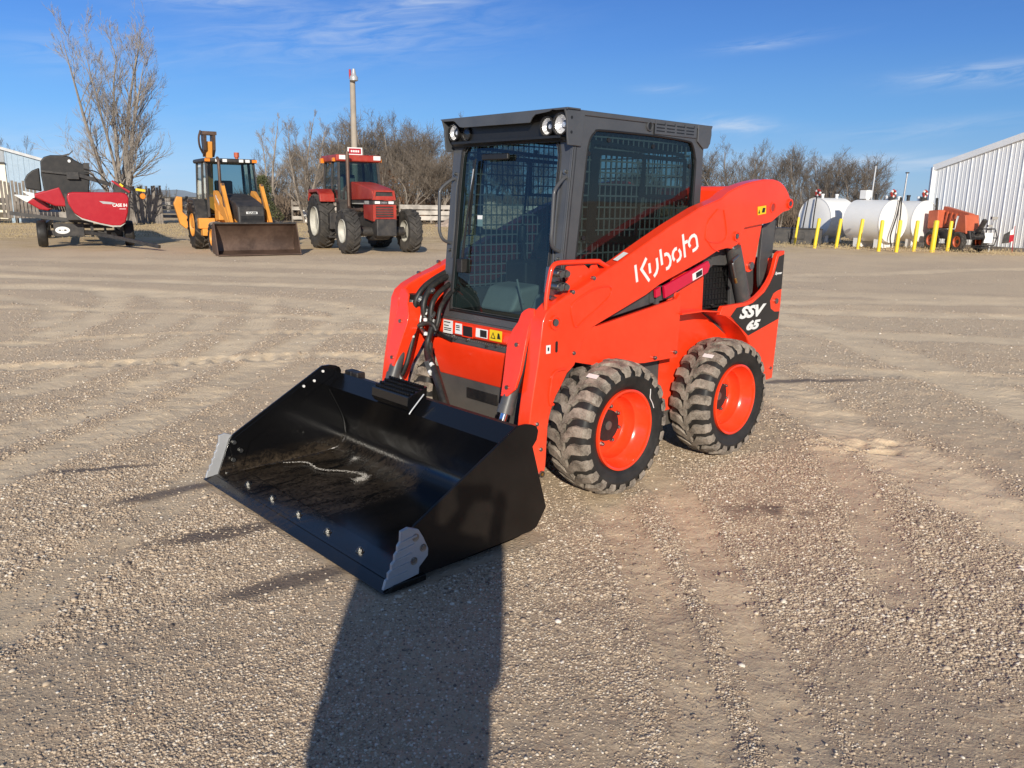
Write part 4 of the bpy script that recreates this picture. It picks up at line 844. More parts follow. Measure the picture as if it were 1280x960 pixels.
bun=[(.94,-.37,.80),(.96,-.385,.72),(.99,-.35,.66),(1.03,-.27,.625),(1.06,-.20,.60),(1.10,-.11,.55),(1.13,-.03,.48),(1.15,.03,.42)]
hose(bun,.0185); hose([(x+.012,y+.02,z+.022) for x,y,z in bun],.0185); hose([(x+.005,y+.034,z+.004) for x,y,z in bun[1:]],.016)
q=MB(); q.obox((1.052,-.235,.622),(.075,.030,.075),(.3,.1,.5)); q.build('hose_clamp','grey',L,bevel=.005)
for p in ((1.075,-.200,.640),(1.082,-.205,.596)):
    q=MB(); q.cyl(p,(p[0]+.004,p[1]+.020,p[2]-.008),.013,12); q.build('hose_marker','white',L)
hose([(.80,-.46,.745),(.86,-.42,.775),(.875,-.34,.762),(.875,-.26,.748)],.013,'ink')
q=MB(); q.tube(smooth_path([(.955,-.44,.905),(.975,-.435,.85),(.972,-.43,.80)]),.012,10); q.cyl((.955,-.41,.865),(.965,-.405,.835),.011,8); q.cyl((.93,-.36,.86),(.945,-.355,.83),.011,8); q.cyl((.975,-.42,.80),(.985,-.38,.785),.012,8); q.build('hose_fitting','zinc',L)
for i,(p,d_) in enumerate((((.93,-.43,.93),(.03,.012,-.03)),((.95,-.405,.92),(.02,.0,-.045)),((.915,-.38,.90),(.03,.01,-.03)),((.965,-.44,.99),(.02,.0,-.03)),((.90,-.40,1.03),(.03,.0,-.012)),((1.01,-.455,.78),(.012,.0,-.04)))):
    q=MB(); q.cyl(p,tuple(a+b for a,b in zip(p,d_)),.0125,8); q.cyl(tuple(a+b*.4 for a,b in zip(p,d_)),tuple(a+b*.7 for a,b in zip(p,d_)),.017,6); q.build('hose_fitting','zinc',L)
q=MB(); q.prism([(.90,1.0),(.985,1.0),(.99,.86),(.95,.82),(.91,.86)],-.545,-.53); q.build('fitting_bracket','grey',L,bevel=.004)
for p in ((.968,-.395,.860),(.985,-.37,.782)):
    q=MB(); q.lathe([(.001,-.012),(.012,-.008),(.012,.008),(.001,.012)],p,'z',10); q.build('plastic_cap','white',L)
q=MB(); q.tube(smooth_path([(1.07,-.52,.56),(1.10,-.48,.545),(1.105,-.45,.51),(1.09,-.47,.48)]),.012,8); q.build('hose_fitting','zinc',L)
# ---- bucket
BS=[(1.397,.566),(1.345,.566),(1.305,.557),(1.280,.545),(1.268,.522),(1.277,.48),(1.302,.452),(1.205,.135),(1.265,.050),(1.30,.038),(1.95,.018),(2.02,.016),(2.075,.018),(1.992,.225),(1.965,.250)]
shell=[(2.03,.022),(1.70,.024),(1.42,.030),(1.36,.036),(1.31,.052),(1.272,.080),(1.250,.118),(1.246,.165),(1.262,.22),(1.372,.445),(1.284,.512)]
q=MB(); n=len(shell); vs=[]
inn=[]
for i,(x,z) in enumerate(shell):
    a=Vector(shell[max(i-1,0)]); c_=Vector(shell[min(i+1,n-1)]); d=(c_-a).normalized(); nn=Vector((d.y,-d.x)); inn.append((x-nn.x*.010,z-nn.y*.010))
for y in (-.852,.852): vs+=[(x,y,z) for x,z in shell]+[(x,y,z) for x,z in inn]
fs=[]
for i in range(n-1): fs+=[(i,i+1,2*n+i+1,2*n+i),(n+i,3*n+i,3*n+i+1,n+i+1)]
fs+=[(0,2*n,3*n,n),(n-1,2*n-1,4*n-1,3*n-1)]
q.add(vs,fs); bk=q.build('bucket','bucket',L,ang=50)
for s in (1,-1):
    q=MB(); q.prism(BS,s*.852,s*.866); q.build('side_plate','bucketside' if s>0 else 'bucket',bk,bevel=.002)
    q=MB(); q.prism([(1.39,.556),(1.31,.545),(1.33,.50),(1.88,.185),(1.93,.05),(1.98,.05),(2.0,.21)],s*.8445,s*.852); q.build('side_stiffener','bucket',bk,bevel=.002)
    ct=[(2.046,.250),(2.010,.258),(1.959,.236),(1.935,.195),(1.911,.140),(1.913,.108),(1.940,.085),(1.958,.070),(1.961,.040),(2.136,.022),(2.122,.062),(2.112,.064),(2.110,.088),(2.095,.097),(2.093,.122),(2.079,.132),(2.077,.157),(2.064,.168),(2.062,.192),(2.050,.205)]
    q=MB(); q.prism(ct,s*.8665,s*.882); cu_=q.build('side_cutter','silver',bk,bevel=.003)
    q=MB()
    for i in range(5): q.beam((2.105-.0135*i,s*.882,.062+.035*i),(2.020-.012*i,s*.884,.070+.036*i),.007,.008)
    q.build('cutter_rib','silver',cu_)
    for x,z in ((1.975,.205),(1.938,.150),(1.985,.105)):
        q=MB(); q.lathe([(.017,0),(.017,s*.001),(.013,s*.001),(.009,-s*.001),(.001,-s*.001)],(x,s*.8822,z),'y',20); q.cyl((x,s*.866,z),(x,s*.8855,z),.0105,6); q.cyl((x,s*.8445,z),(x,s*.830,z),.012,6); q.build('bolt','zinc',cu_)
for x,z,y in ((1.40,.535,-.844),(1.46,.485,-.844),(1.53,.462,-.844)):
    q=MB(); q.cyl((x,y,z),(x,y+.006,z),.008,10); q.build('bolt','white',bk)
q=MB(); q.prism([(1.930,.006),(2.095,.006),(2.142,.010),(2.142,.014),(2.085,.031),(1.930,.033)],-.890,.890); ce=q.build('cutting_edge','bucket',bk,bevel=.0015)
q=MB(); q.prism([(2.0655,.0335),(2.084,.0320),(2.084,.0345),(2.0655,.0365)],-.84,.84); q.build('edge_weld','bucket',ce)
for i in range(7):
    y=-.868+i*.278
    q=MB(); q.lathe([(.020,0),(.020,.004),(.015,.004)],(2.018,y,.0325),'z',20); q.cyl((2.018,y,.033),(2.018,y,.046),.0135,6); q.cyl((2.018,y,.046),(2.018,y,.053),.008,12); q.build('bolt','zinc',ce)
# weld beads and scraped paint
q=MB(); rr=random.Random(2)
pts=[(1.262,-.844,.10+.0),(1.30,-.843,.055),(1.40,-.843,.040),(1.7,-.843,.034),(1.95,-.843,.032)]
q.tube(smooth_path(pts),.005,6); q.tube(smooth_path([(1.258,-.845,.13),(1.275,-.845,.24),(1.36,-.845,.42)]),.0045,6); q.build('weld_bead','bucket',bk)
# quick-attach frame and step plate on the bucket lip
q=MB(); q.prism([(1.30,.50),(1.285,.51),(1.10,.16),(1.16,.10),(1.235,.13),(1.255,.30)],-.62,.62); q.box(1.24,1.285,-.83,.83,.47,.508); q.build('coupler_frame','black',bk,bevel=.006)
for y in (-.77,-.70): 
    q=MB(); q.box(1.215,1.275,y-.035,y+.035,.47,.535); q.build('coupler_hook','black',bk,bevel=.008)
q=MB(); q.prism([(1.262,.575),(1.390,.535),(1.396,.485),(1.375,.455),(1.27,.50)],-.325,.015); sp_=q.build('step_plate','bucket',bk,bevel=.004)
q=MB()
for i in range(15):
    for j in range(4):
        y=-.308+i*.0218; t=(j+.5)/4; x=1.266+.12*t; z=.5775-.040*t; q.lathe([(.0085,0),(.0085,.006),(.005,.009),(.0045,.003)],(x,y,z),'z',8)
q.build('step_grip','bucket',sp_)
hose([(1.32,.06,.55),(1.39,.055,.48),(1.41,.052,.455)],.004,'galv','wire',bk)
# a dusty streak of grit on the bucket floor
rs=np.random.RandomState(4); q=MB()
path=[Vector((1.70,-.80,.036)),Vector((1.60,-.72,.036)),Vector((1.60,-.56,.036)),Vector((1.50,-.43,.036)),Vector((1.46,-.32,.036)),Vector((1.50,-.27,.036)),Vector((1.54,-.275,.036))]
sp__=smooth_path(path,8)
for k in range(900):
    i=rs.randint(len(sp__)); wd=.004+.016*(i/len(sp__))**2; p=sp__[i]+Vector((rs.randn()*wd,rs.randn()*wd*1.1,0)); z_=rs.uniform(.001,.003)
    q.add([p+Vector((z_*math.cos(t),z_*math.sin(t),0)) for t in (0,2.1,4.2)]+[p+Vector((0,0,z_))],[(0,1,3),(1,2,3),(2,0,3)])
go=q.build('grit','concrete',None,smooth=False); go.location=L.location; go.rotation_euler=L.rotation_euler
tag(go,'pale streak of grit lying on the floor of the black bucket','grit',kind='stuff')

# ---------------------------------------------------------------- the machines parked behind
def slab(poly,y0,y1,axis='y'): q=MB(); q.prism(poly,y0,y1,axis); return q
# ===== combine header on its transport cart (x: towards the picture's right, y: away along the header)
H=empty('combine_header',(-12.65,24.48,0),R(28.7),'bright red combine header with black reel drums and white-tipped dividers, carried on a cart','combine header')
H.scale=(.87,.95,.94)
panel=[(-.64,1.67),(-.69,1.55),(-.66,1.35),(-.52,1.08),(-.30,.90),(.20,.76),(.575,.68),(.83,.68),(1.0,.80),(1.10,1.1),(1.16,1.54),(1.13,1.62),(1.08,1.68),(.93,1.71),(-.50,1.70)]
q=MB(); q.prism(panel,-.95,-.80); pn=q.build('end_shield','headred',H,bevel=.05,seg=3)
q=MB(); q.prism([(-.52,1.06),(-.30,.875),(.20,.735),(.575,.655),(.83,.655),(1.0,.78),(.83,.70),(.575,.70),(.20,.78),(-.30,.92)],-.90,-.955); q.build('shield_trim','cream',pn)
fp=lambda x0,z0:(lambda u,v,w:(x0+u,-.952-w,z0+v))
q=MB(); q.prism([(.25,1.44),(.60,1.415),(.78,1.37),(.60,1.345),(.36,1.36)],-.953,-.956); q.build('shield_flash','silver',pn,smooth=False)
text_mb('CASE IH',.12,fp(.64,1.27),.0,.004,.001,fit=(.44,.10)).build('lettering','white',pn,smooth=False)
q=MB(); q.box(.84,1.04,-.9535,-.9525,1.20,1.215); q.build('model_stripe','white',pn,smooth=False)
for pts,y in (([(-.86,1.86),(-.66,1.25),(-1.05,1.27),(-1.62,1.52),(-1.62,1.63)],-.30),([(-1.52,1.54),(-1.1,1.19),(-1.29,1.11),(-1.53,1.15),(-1.95,1.42)],.45)):
    q=MB(); q.prism(pts,y-.16,y+.16); dv=q.build('crop_divider','headred',H,bevel=.05,seg=3)
    a=Vector(pts[-1]); 
    if y<0: tp=[(-1.60,1.64),(-1.60,1.51),(-1.93,1.695)]; tp=[(-1.60,1.645),(-1.60,1.505),(-1.66,1.50),(-1.93,1.68),(-1.90,1.71)]
    else: tp=[(-1.60,1.545),(-1.86,1.36),(-1.95,1.41),(-2.22,1.58),(-2.19,1.60)]
    q=MB(); q.prism(tp,y-.165,y+.165); q.build('divider_tip','white',dv,bevel=.02)
q=MB()
for i in range(7): q.beam((-1.25+.08*i,.3,1.38-.02*i),(-1.2+.08*i,.3,1.18-.02*i),.02,.05)
q.build('knife_guards','rust',H)
dome=[(-1.30,1.50),(-1.36,2.19),(-1.33,2.60),(-1.22,2.72),(-1.03,2.78),(-.61,2.79),(-.45,2.74),(-.34,2.66),(-.11,2.54),(-.02,2.50),(.03,2.42),(.07,2.14),(-.04,1.50)]
q=MB(); q.prism(dome,-.45,-.28); d1=q.build('reel_shield','black',H,bevel=.04)
q=MB(); q.prism([(a_*.93-.02,1.45+(z-1.45)*.92) for a_,z in dome],-.27,6.2); q.build('reel_cover','black',H,bevel=.03)
q=MB(); q.prism([(-1.40,1.70),(-1.40,2.42),(-1.62,2.33),(-1.78,2.20),(-1.87,2.05),(-1.86,1.78)],.25,.45); q.build('reel_end','black',H,bevel=.04)
q=MB(); q.beam((-1.34,-.5,2.30),(-.40,-.5,2.22),.05,.07); q.box(-.62,-.26,-.58,-.46,2.08,2.30); q.beam((-.30,-.5,2.22),(.95,-.45,1.86),.09,.12); q.build('reel_arm','dkmetal',d1,bevel=.01)
q=MB(); q.box(-.10,.08,-.47,-.40,2.30,2.58); q.build('reel_bracket','dkmetal',d1,bevel=.01)
q=MB(); q.beam((-.70,-.45,2.76),(-.48,-.45,2.82),.05,.05); q.beam((-.48,-.45,2.82),(-.36,-.45,2.93),.035,.03); q.build('lever','dkmetal',d1)
q=MB(); q.cyl((-.50,-.48,2.62),(-.50,-.44,2.62),.045,14); q.build('cap','white',d1)
q=MB(); q.tube(smooth_path([(-.2,-.5,2.2),(.1,-.55,2.25),(.3,-.55,2.0),(.5,-.5,1.8)]),.025,6); q.tube(smooth_path([(-.1,-.5,2.4),(.3,-.5,2.3),(.6,-.5,2.0),(.9,-.5,1.75)]),.02,6); q.build('hydraulic_hose','rubber',d1)
for i in range(3):
    q=MB(); q.tube([(.55+.04*i,-.6,1.68),(.68+.05*i,-.5,2.05)],.014,6); q.build('hydraulic_pipe','galv' if i else 'rust',H)
q=MB(); q.prism([(.72,1.70),(.78,2.08),(1.20,1.86),(1.28,1.70)],-.55,-.48); q.build('rear_shield','dkmetal',H)
q=MB(); q.beam((.70,-.6,2.06),(1.22,-.62,1.72),.03,.06); q.build('frame_rail','headred',H)
q=MB(); q.box(-.75,.95,-.78,6.4,.85,1.66); q.build('header_body','dkmetal',H,bevel=.02)
q=MB(); q.tube(smooth_path([(1.0,-.6,1.98),(1.25,-.62,1.86),(1.35,-.62,1.72),(1.5,-.62,1.63),(1.58,-.62,1.62)]),.025,6); am=q.build('lamp_arm','dkmetal',H)
q=MB(); q.lathe([(.001,-.04),(.08,-.035),(.095,0),(.08,.03),(.001,.04)],(1.62,-.66,1.60),'y',20); q.build('amber_lamp','amber',am)
q=MB(); q.obox((1.56,-.68,1.79),(.30,.01,.075),(0,.12,0)); q.build('yellow_reflector','yellow',am)
q=MB(); q.obox((.98,-.66,1.93),(.13,.01,.06),(0,.7,0)); q.build('yellow_reflector','yellow',am)
# cart
K=empty('header_cart',(-12.8,24.4,0),R(28.7),'low black four-wheeled transport cart with white oval badge under the red header','transport cart')
q=MB(); q.beam((-1.05,.5,.62),(-.95,6.3,.62),.10,.16); q.beam((.95,-.3,.55),(.95,6.3,.62),.10,.16); q.beam((-1.0,0,.42),(.95,0,.42),.12,.14); q.beam((-1.0,5.6,.42),(.95,5.6,.42),.12,.14); q.build('frame','dkmetal',K,bevel=.01)
q=MB(); q.box(-.85,-.05,-.20,-.08,.32,.70); sg=q.build('side_plate','dkmetal',K,bevel=.02)
q=MB(); q.lathe([(.19,0),(.001,0)],(0,0,0),'y',28); ov=q.build('oval_badge','white',sg); 
for v in ov.data.vertices: v.co=(v.co.x-.62,-.203,v.co.z*.55+.50)
q=MB(); q.box(-.72,-.66,-.2045,-.2035,.485,.515); q.box(-.64,-.60,-.2045,-.2035,.495,.505); q.box(-.58,-.52,-.2045,-.2035,.48,.52); q.build('badge_print','ink',sg,smooth=False)
q=MB(); q.beam((-.05,-.1,.45),(.72,-1.1,.33),.09,.10); q.beam((.70,-.2,.40),(.72,-1.1,.33),.09,.10); q.beam((.72,-1.1,.33),(1.75,-2.6,.12),.08,.09); q.build('tow_bar','dkmetal',K)
q=MB(); q.beam((-1.9,-.10,.98),(.2,-.3,.72),.07,.10); q.beam((-1.9,.3,.98),(-.2,.5,.72),.07,.10); q.beam((.15,-.25,.3),(.15,-.25,1.0),.08,.08); q.beam((.5,-.25,.3),(.5,-.25,.8),.06,.06); q.build('cradle','dkmetal',K)
for x,y in ((-1.15,0),(1.15,0),(-1.15,5.6),(1.15,5.6)):
    t=wheel(K,(x,0,.40),-1 if x<0 else 1,.40,.26,.21,0,'none',('sidewall','groove','cream'),hub_r=.06,dish=.08,detail=False)
    # wheels roll along y: turn the axle onto x
    for o in [t]+list(t.children_recursive):
        for v in o.data.vertices:
            a,b_,c_=v.co; v.co=(x+b_,y+(a-x),c_)
    t.rotation_euler=(0,0,0)
# ===== backhoe loader
def turned(x,y,deg): return (x,y,0),R(deg)
B=empty('backhoe_loader',(-8.65,24.7,0),R(-58),'orange backhoe loader with green-striped cab, worn brown front bucket and folded rear boom','backhoe loader')
for x,r_,w_,rr_,nl in ((0,.70,.46,.33,16),(2.15,.43,.33,.22,15)):
    for s in (1,-1): wheel(B,(x,s*(.82 if x==0 else .80),r_),s,r_,w_,rr_,nl,'ag' if x==0 else 'skid',('sidewall','groove' if x==0 else 'tread','caseyel'),hub_r=.10,dish=.12,lug_h=.035 if x==0 else .022,detail=False)
q=MB(); q.prism([(-.9,.55),(-.9,1.0),(.7,1.0),(2.4,.95),(2.75,.85),(2.75,.5),(1.2,.42),(.4,.55)],-.38,.38); q.build('chassis','caseyel',B,bevel=.02)
q=MB(); q.prism([(.85,1.0),(.85,1.62),(1.6,1.56),(2.55,1.38),(2.82,1.28),(2.86,.70),(2.70,.62),(2.2,.95)],-.36,.36); hd=q.build('hood','dkmetal',B,bevel=.05,seg=3)
q=MB(); q.add([(2.872,-.15,1.08),(2.872,.15,1.08),(2.865,.15,1.14),(2.865,-.15,1.14)],[(0,1,2,3)]); bd=q.build('badge','white',hd,smooth=False)
text_mb('CASE',.05,lambda u,v,w:(2.874+w,-.12+u,1.09+v),0,.003,.001,fit=(.24,.04)).build('lettering','ink',bd,smooth=False)
q=MB()
for i in range(9): q.box(2.862,2.872,-.30,.30,.72+i*.036,.732+i*.036)
q.build('grille','ink',hd)
cabx=lambda z:.86-.10*(z-1.0)
q=MB()
for s in (1,-1):
    for (x0,x1) in ((.92,.72),(.18,.16),(-.62,-.58)): q.beam((x0,s*.72,.95),(x1,s*.66,2.50),.065,.06,(1,0,0))
    q.beam((.92,s*.72,1.0),(-.62,s*.72,1.0),.06,.06)
q.beam((-.62,-.7,1.0),(-.62,.7,1.0),.06,.06); q.beam((.92,-.7,1.55),(.92,.7,1.55),.06,.06)
bc=q.build('cab_frame','dkmetal',B)
q=MB(); q.box(-.80,.88,-.74,.74,2.48,2.60); rf=q.build('roof','dkmetal',bc,bevel=.05,seg=3)
for y in (-.38,-.18,.28,.46):
    q=MB(); q.box(.875,.895,y-.06,y+.06,2.50,2.58); q.build('work_lamp','white',rf)
for y in (-.66,.66):
    q=MB(); q.box(.80,.90,y-.07,y+.07,2.50,2.58); q.build('amber_lamp','amber',rf)
q=MB(); q.cyl((.3,.30,2.60),(.3,.30,2.66),.05,14); q.cyl((.3,.30,2.66),(.3,.30,2.80),.075,16); q.build('beacon','jlg',rf)
q=MB(); q.add([(.90,-.69,1.58),(.90,.69,1.58),(.75,.64,2.47),(.75,-.64,2.47)],[(0,1,2,3)]); q.build('windscreen','farglass',bc,smooth=False)
for s in (1,-1):
    q=MB(); q.add([(.89,s*.725,1.0),(.18,s*.725,1.0),(.17,s*.665,2.47),(.73,s*.665,2.47)],[(0,1,2,3)]); q.build('door_glass','farglass',bc,smooth=False)
    q=MB(); q.add([(.16,s*.725,1.45),(-.60,s*.725,1.45),(-.57,s*.665,2.47),(.15,s*.665,2.47)],[(0,1,2,3)]); q.build('side_window','farglass',bc,smooth=False)
    q=MB(); q.prism([(.80,1.02),(.16,1.02),(-.62,1.02),(-.62,1.44),(.10,1.44),(.20,1.30),(.45,1.1)],s*.70,s*.715); lp=q.build('lower_door','greenglass' if s<0 else 'dkmetal',bc)
    for z,wd in ((1.34,.22),(1.27,.30),(1.20,.26)):
        q=MB(); q.box(-.12-wd/2,-.12+wd/2,s*.716,s*.720,z-.022,z+.022); q.build('sticker','white',lp)
q=MB(); q.box(-.3,.15,-.28,.28,1.0,1.5); q.box(-.34,-.2,-.26,.26,1.5,2.0); q.build('seat','black',bc,bevel=.05)
q=MB(); q.lathe([(.20,0),(.215,.02),(.20,.04),(.185,.02)],(.50,0,1.58),'z',20,closed=True); q.cyl((.52,0,1.3),(.5,0,1.6),.04,8); q.build('steering_wheel','black',bc)
q=MB(); q.prism([(-.62,1.40),(-.35,1.52),(.35,1.50),(.72,1.20),(.82,.85),(.72,.85),(.60,1.12),(.30,1.36),(-.30,1.42),(-.55,1.32)],-.98,-.66)
q.prism([(-.62,1.40),(-.35,1.52),(.35,1.50),(.72,1.20),(.82,.85),(.72,.85),(.60,1.12),(.30,1.36),(-.30,1.42),(-.55,1.32)],.66,.98); 
for s in (1,-1):
    q=MB(); q.prism([(-.72,1.15),(-.45,1.45),(.30,1.45),(.62,1.18),(.74,.90),(.66,.90),(.52,1.12),(.22,1.36),(-.40,1.36),(-.62,1.10)],s*.60,s*1.02); q.build('rear_fender','dkmetal',B,bevel=.02)
    # loader lift frame: upright arm with the maker's name, tilt ram, bell crank
    q=MB(); q.prism([(.95,1.62),(1.05,1.70),(1.25,1.68),(2.20,1.22),(2.62,.88),(2.95,.42),(2.86,.36),(2.50,.72),(1.9,1.02),(1.30,1.12),(1.22,.85),(1.05,.85),(1.05,1.40)],s*.47,s*.58)
    ar=q.build('lift_arm','caseyel',B,bevel=.015)
    q=MB(); q.beam((1.95,s*.53,1.86),(2.90,s*.53,.62),.09,.10); q.build('tilt_ram','caseyel',ar)
    q=MB(); q.beam((1.98,s*.53,1.88),(2.15,s*.53,.95),.07,.10); q.cyl((2.08,s*.53,1.30),(2.22,s*.53,.80),.03,8); q.build('bell_crank','rust',ar)
    if s<0:
        text_mb('CASE',.12,lambda u,v,w:(1.28+u*.90,-.582-w,1.50+v-u*.50),0,.006,.001,fit=(.42,.10)).build('lettering','white',ar,smooth=False)
        q=MB(); q.prism([(1.12,.88),(1.12,1.36),(1.30,1.16),(1.62,1.12),(1.62,.88)],-.60,-.46); q.build('side_tank','caseyel',B,bevel=.02)
q=MB(); q.tube(smooth_path([(1.20,-.42,1.30),(1.20,-.42,2.30),(1.16,-.42,2.52),(1.05,-.42,2.60)]),.045,12); q.build('exhaust_pipe','rust',B)
q=MB(); q.box(-.4,.9,-1.0,-.55,.62,.92); q.box(.45,.95,-.92,-.6,.42,.62); q.build('step_box','caseyel',B,bevel=.02)
# front bucket
pr=[(3.55,.05),(3.15,.05),(2.98,.12),(2.93,.30),(2.98,.55),(3.10,.76),(3.22,.84)]
q=MB(); n=len(pr); vs=[]
for y in (-1.08,1.08): vs+=[(x,y,z) for x,z in pr]+[(x-.03,y,z-.01) for x,z in pr]
fs=[]
for i in range(n-1): fs+=[(i,i+1,2*n+i+1,2*n+i),(n+i,3*n+i,3*n+i+1,n+i+1)]
fs+=[(0,2*n,3*n,n),(n-1,2*n-1,4*n-1,3*n-1)]
q.add(vs,fs); bb=q.build('front_bucket','rust',B)
for s in (1,-1):
    q=MB(); q.prism([(3.56,.04),(3.12,.04),(2.94,.10),(2.89,.30),(2.94,.56),(3.08,.80),(3.24,.88),(3.40,.45)],s*1.08,s*1.105); q.build('bucket_side','rust',bb,bevel=.004)
q=MB(); q.box(3.45,3.62,-1.10,1.10,.022,.048); q.build('cutting_edge','rust',bb)
q=MB(); q.box(3.16,3.25,-1.08,1.08,.83,.87); q.build('bucket_lip','dkmetal',bb)
# folded rear boom and stabilisers
q=MB(); q.prism([(-.95,.6),(-1.35,.7),(-1.45,1.6),(-1.10,2.8),(-1.0,3.15),(-.82,3.15),(-.90,2.8),(-1.10,1.7)],-.30,-.12); bm_=q.build('rear_boom','caseyel',B,bevel=.02)
q=MB(); q.prism([(-1.05,2.7),(-.80,2.9),(-.72,3.3),(-.80,3.38),(-1.12,3.36),(-1.15,3.2)],-.38,-.30); q.prism([(-1.05,2.7),(-.80,2.9),(-.72,3.3),(-.80,3.38),(-1.12,3.36),(-1.15,3.2)],-.12,-.04); q.box(-1.1,-.74,-.42,0,3.34,3.44); q.tube(smooth_path([(-.8,-.45,3.45),(-.75,-.52,3.25),(-.8,-.5,3.0),(-.9,-.40,2.8)]),.03,6); q.build('dipper_head','rust',bm_)
for s in (1,-1):
    q=MB(); q.prism([(1.00*s,.55),(1.16*s,.70),(1.30*s,1.30),(1.20*s,1.52),(1.04*s,1.50),(1.06*s,1.05),(.80*s,.78),(.70*s,.55)],-1.30,-1.15,'x'); q.build('stabiliser','caseyel',B,bevel=.02)
q=MB(); q.box(-1.35,-.85,-.9,.9,.55,.95); q.build('rear_frame','caseyel',B,bevel=.02)
# ===== red tractor
T=empty('farm_tractor',(-5.15,25.75,0),R(-61),'faded red farm tractor with tall glazed cab, rust exhaust pipe and big lugged tyres','tractor')
for x,r_,w_,rr_,nl in ((0,.83,.50,.44,20),(2.62,.63,.40,.33,17)):
    for s in (1,-1): wheel(T,(x,s*(.93 if x==0 else .92),r_),s,r_,w_,rr_,nl,'ag',('agtyre','agtyre','cream'),hub_r=.13,dish=.16 if s<0 else .20,lug_h=.045,detail=False)
q=MB(); q.prism([(-.5,.55),(-.5,1.1),(.9,1.15),(3.0,1.05),(3.0,.62),(.8,.55)],-.24,.24); q.cyl((2.62,-.75,.62),(2.62,.75,.62),.13,14); q.cyl((0,-.75,.83),(0,.75,.83),.2,14); q.build('chassis','dkmetal',T,bevel=.02)
q=MB(); q.box(2.95,3.28,-.30,.30,.50,.98); q.prism([(2.2,.35),(2.2,.62),(3.1,.62),(2.9,.40)],-.22,.22); q.build('front_weight_block','dkmetal',T,bevel=.04)
q=MB(); q.prism([(1.05,1.48),(1.05,2.02),(1.6,1.98),(2.75,1.83),(3.02,1.75),(3.08,1.50)],-.33,.33); hd=q.build('hood','casered',T,bevel=.04,seg=3)
q=MB(); q.prism([(2.25,1.37),(2.25,.98),(3.05,.90),(3.10,1.37)],-.33,.33); q.build('lower_hood','casered',hd,bevel=.02)
q=MB(); q.box(1.05,3.06,-.325,.325,1.37,1.48); ln=q.build('hood_band','dkmetal',hd)
q=MB(); q.add([(1.2,-.3265,1.375),(2.3,-.3265,1.375),(2.3,-.3265,1.41),(1.2,-.3265,1.40)],[(0,1,2,3)]); q.add([(2.35,-.3265,1.38),(2.75,-.3265,1.38),(2.75,-.3265,1.47),(2.35,-.3265,1.47)],[(0,1,2,3)]); q.build('hood_stripe','cream',hd,smooth=False)
q=MB(); q.ring([(-.34,1.50),(.34,1.50),(.30,1.76),(-.30,1.76)],[(-.27,1.55),(.27,1.55),(.24,1.72),(-.24,1.72)],3.03,3.10,'x'); fr_=q.build('grille_frame','casered',hd)
q=MB(); q.box(3.0,3.055,-.27,.27,1.54,1.73); q.build('upper_grille','dkmetal',fr_)
q=MB(); q.ring([(-.34,.92),(.34,.92),(.34,1.37),(-.34,1.37)],[(-.26,1.02),(.26,1.02),(.26,1.33),(-.26,1.33)],3.06,3.12,'x'); f2=q.build('grille_frame','casered',hd)
q=MB()
for i in range(5): q.box(3.05,3.10,-.26,.26,1.03+i*.062,1.065+i*.062)
q.build('lower_grille','dkmetal',f2)
for y in (-.20,.20):
    q=MB(); q.box(3.06,3.11,y-.075,y+.075,1.39,1.465); q.build('headlight','white',hd,bevel=.01)
text_mb('CASE IH',.05,lambda u,v,w:(3.062+w,-.09+u,1.40+v),0,.001,.001,fit=(.18,.05)).build('lettering','silver',hd,smooth=False)
q=MB()
for s in (1,-1):
    for x0,x1 in ((1.02,.86),(.30,.28),(-.52,-.46)): q.beam((x0,s*.66,1.45),(x1,s*.60,2.62),.07,.06,(1,0,0))
q.box(-.54,1.04,-.68,.68,1.40,1.50); q.box(.72,1.05,-.66,.66,.85,1.42); tc=q.build('cab_frame','dkmetal',T)
q=MB(); q.box(-.62,.98,-.70,.70,2.60,2.80); rf=q.build('roof','casered',tc,bevel=.05,seg=3)
for y in (-.50,.56):
    q=MB(); q.box(.975,.995,y-.11,y+.11,2.66,2.78); q.build('work_lamp','white',rf)
q=MB(); q.box(.72,.84,-.76,-.68,2.60,2.70); q.box(.72,.84,.68,.76,2.60,2.70); q.box(-.5,-.35,-.78,-.68,2.58,2.72); q.build('amber_lamp','amber',rf)
q=MB(); q.ring([(-.23,2.80),(.23,2.80),(.23,3.03),(-.23,3.03)],[(-.19,2.84),(.19,2.84),(.19,3.0),(-.19,3.0)],.60,.63,'x'); sgn=q.build('roof_sign','white',rf,smooth=False)
q=MB(); q.box(.605,.625,-.19,.19,2.84,3.0); q.build('sign_panel','headred',sgn)
q=MB()
for y in (-.13,-.06,.01,.08): q.box(.6255,.628,y,y+.05,2.89,2.95)
q.build('sign_marks','white',sgn,smooth=False)
q=MB(); q.add([(1.0,-.62,1.52),(1.0,.62,1.52),(.88,.57,2.58),(.88,-.57,2.58)],[(0,1,2,3)]); q.build('windscreen','farglass',tc,smooth=False)
for s in (1,-1):
    for a,b_ in ((.98,.34),(.27,-.50)):
        q=MB(); q.add([(a,s*.665,1.52),(b_,s*.665,1.52),(b_*.92+.02,s*.60,2.58),(a*.90,s*.60,2.58)],[(0,1,2,3)]); q.build('side_window','farglass',tc,smooth=False)
    q=MB(); q.prism([(-.75,1.45),(-.60,1.78),(.35,1.80),(.62,1.66),(.70,1.42),(.60,1.42),(.5,1.60),(.30,1.70),(-.55,1.68),(-.65,1.42)],s*.68,s*1.14); q.build('rear_fender','casered',T,bevel=.03)
q=MB(); q.add([(-.52,-.6,1.52),(-.52,.6,1.52),(-.46,.57,2.58),(-.46,-.57,2.58)],[(0,1,2,3)]); q.build('rear_window','farglass',tc,smooth=False)
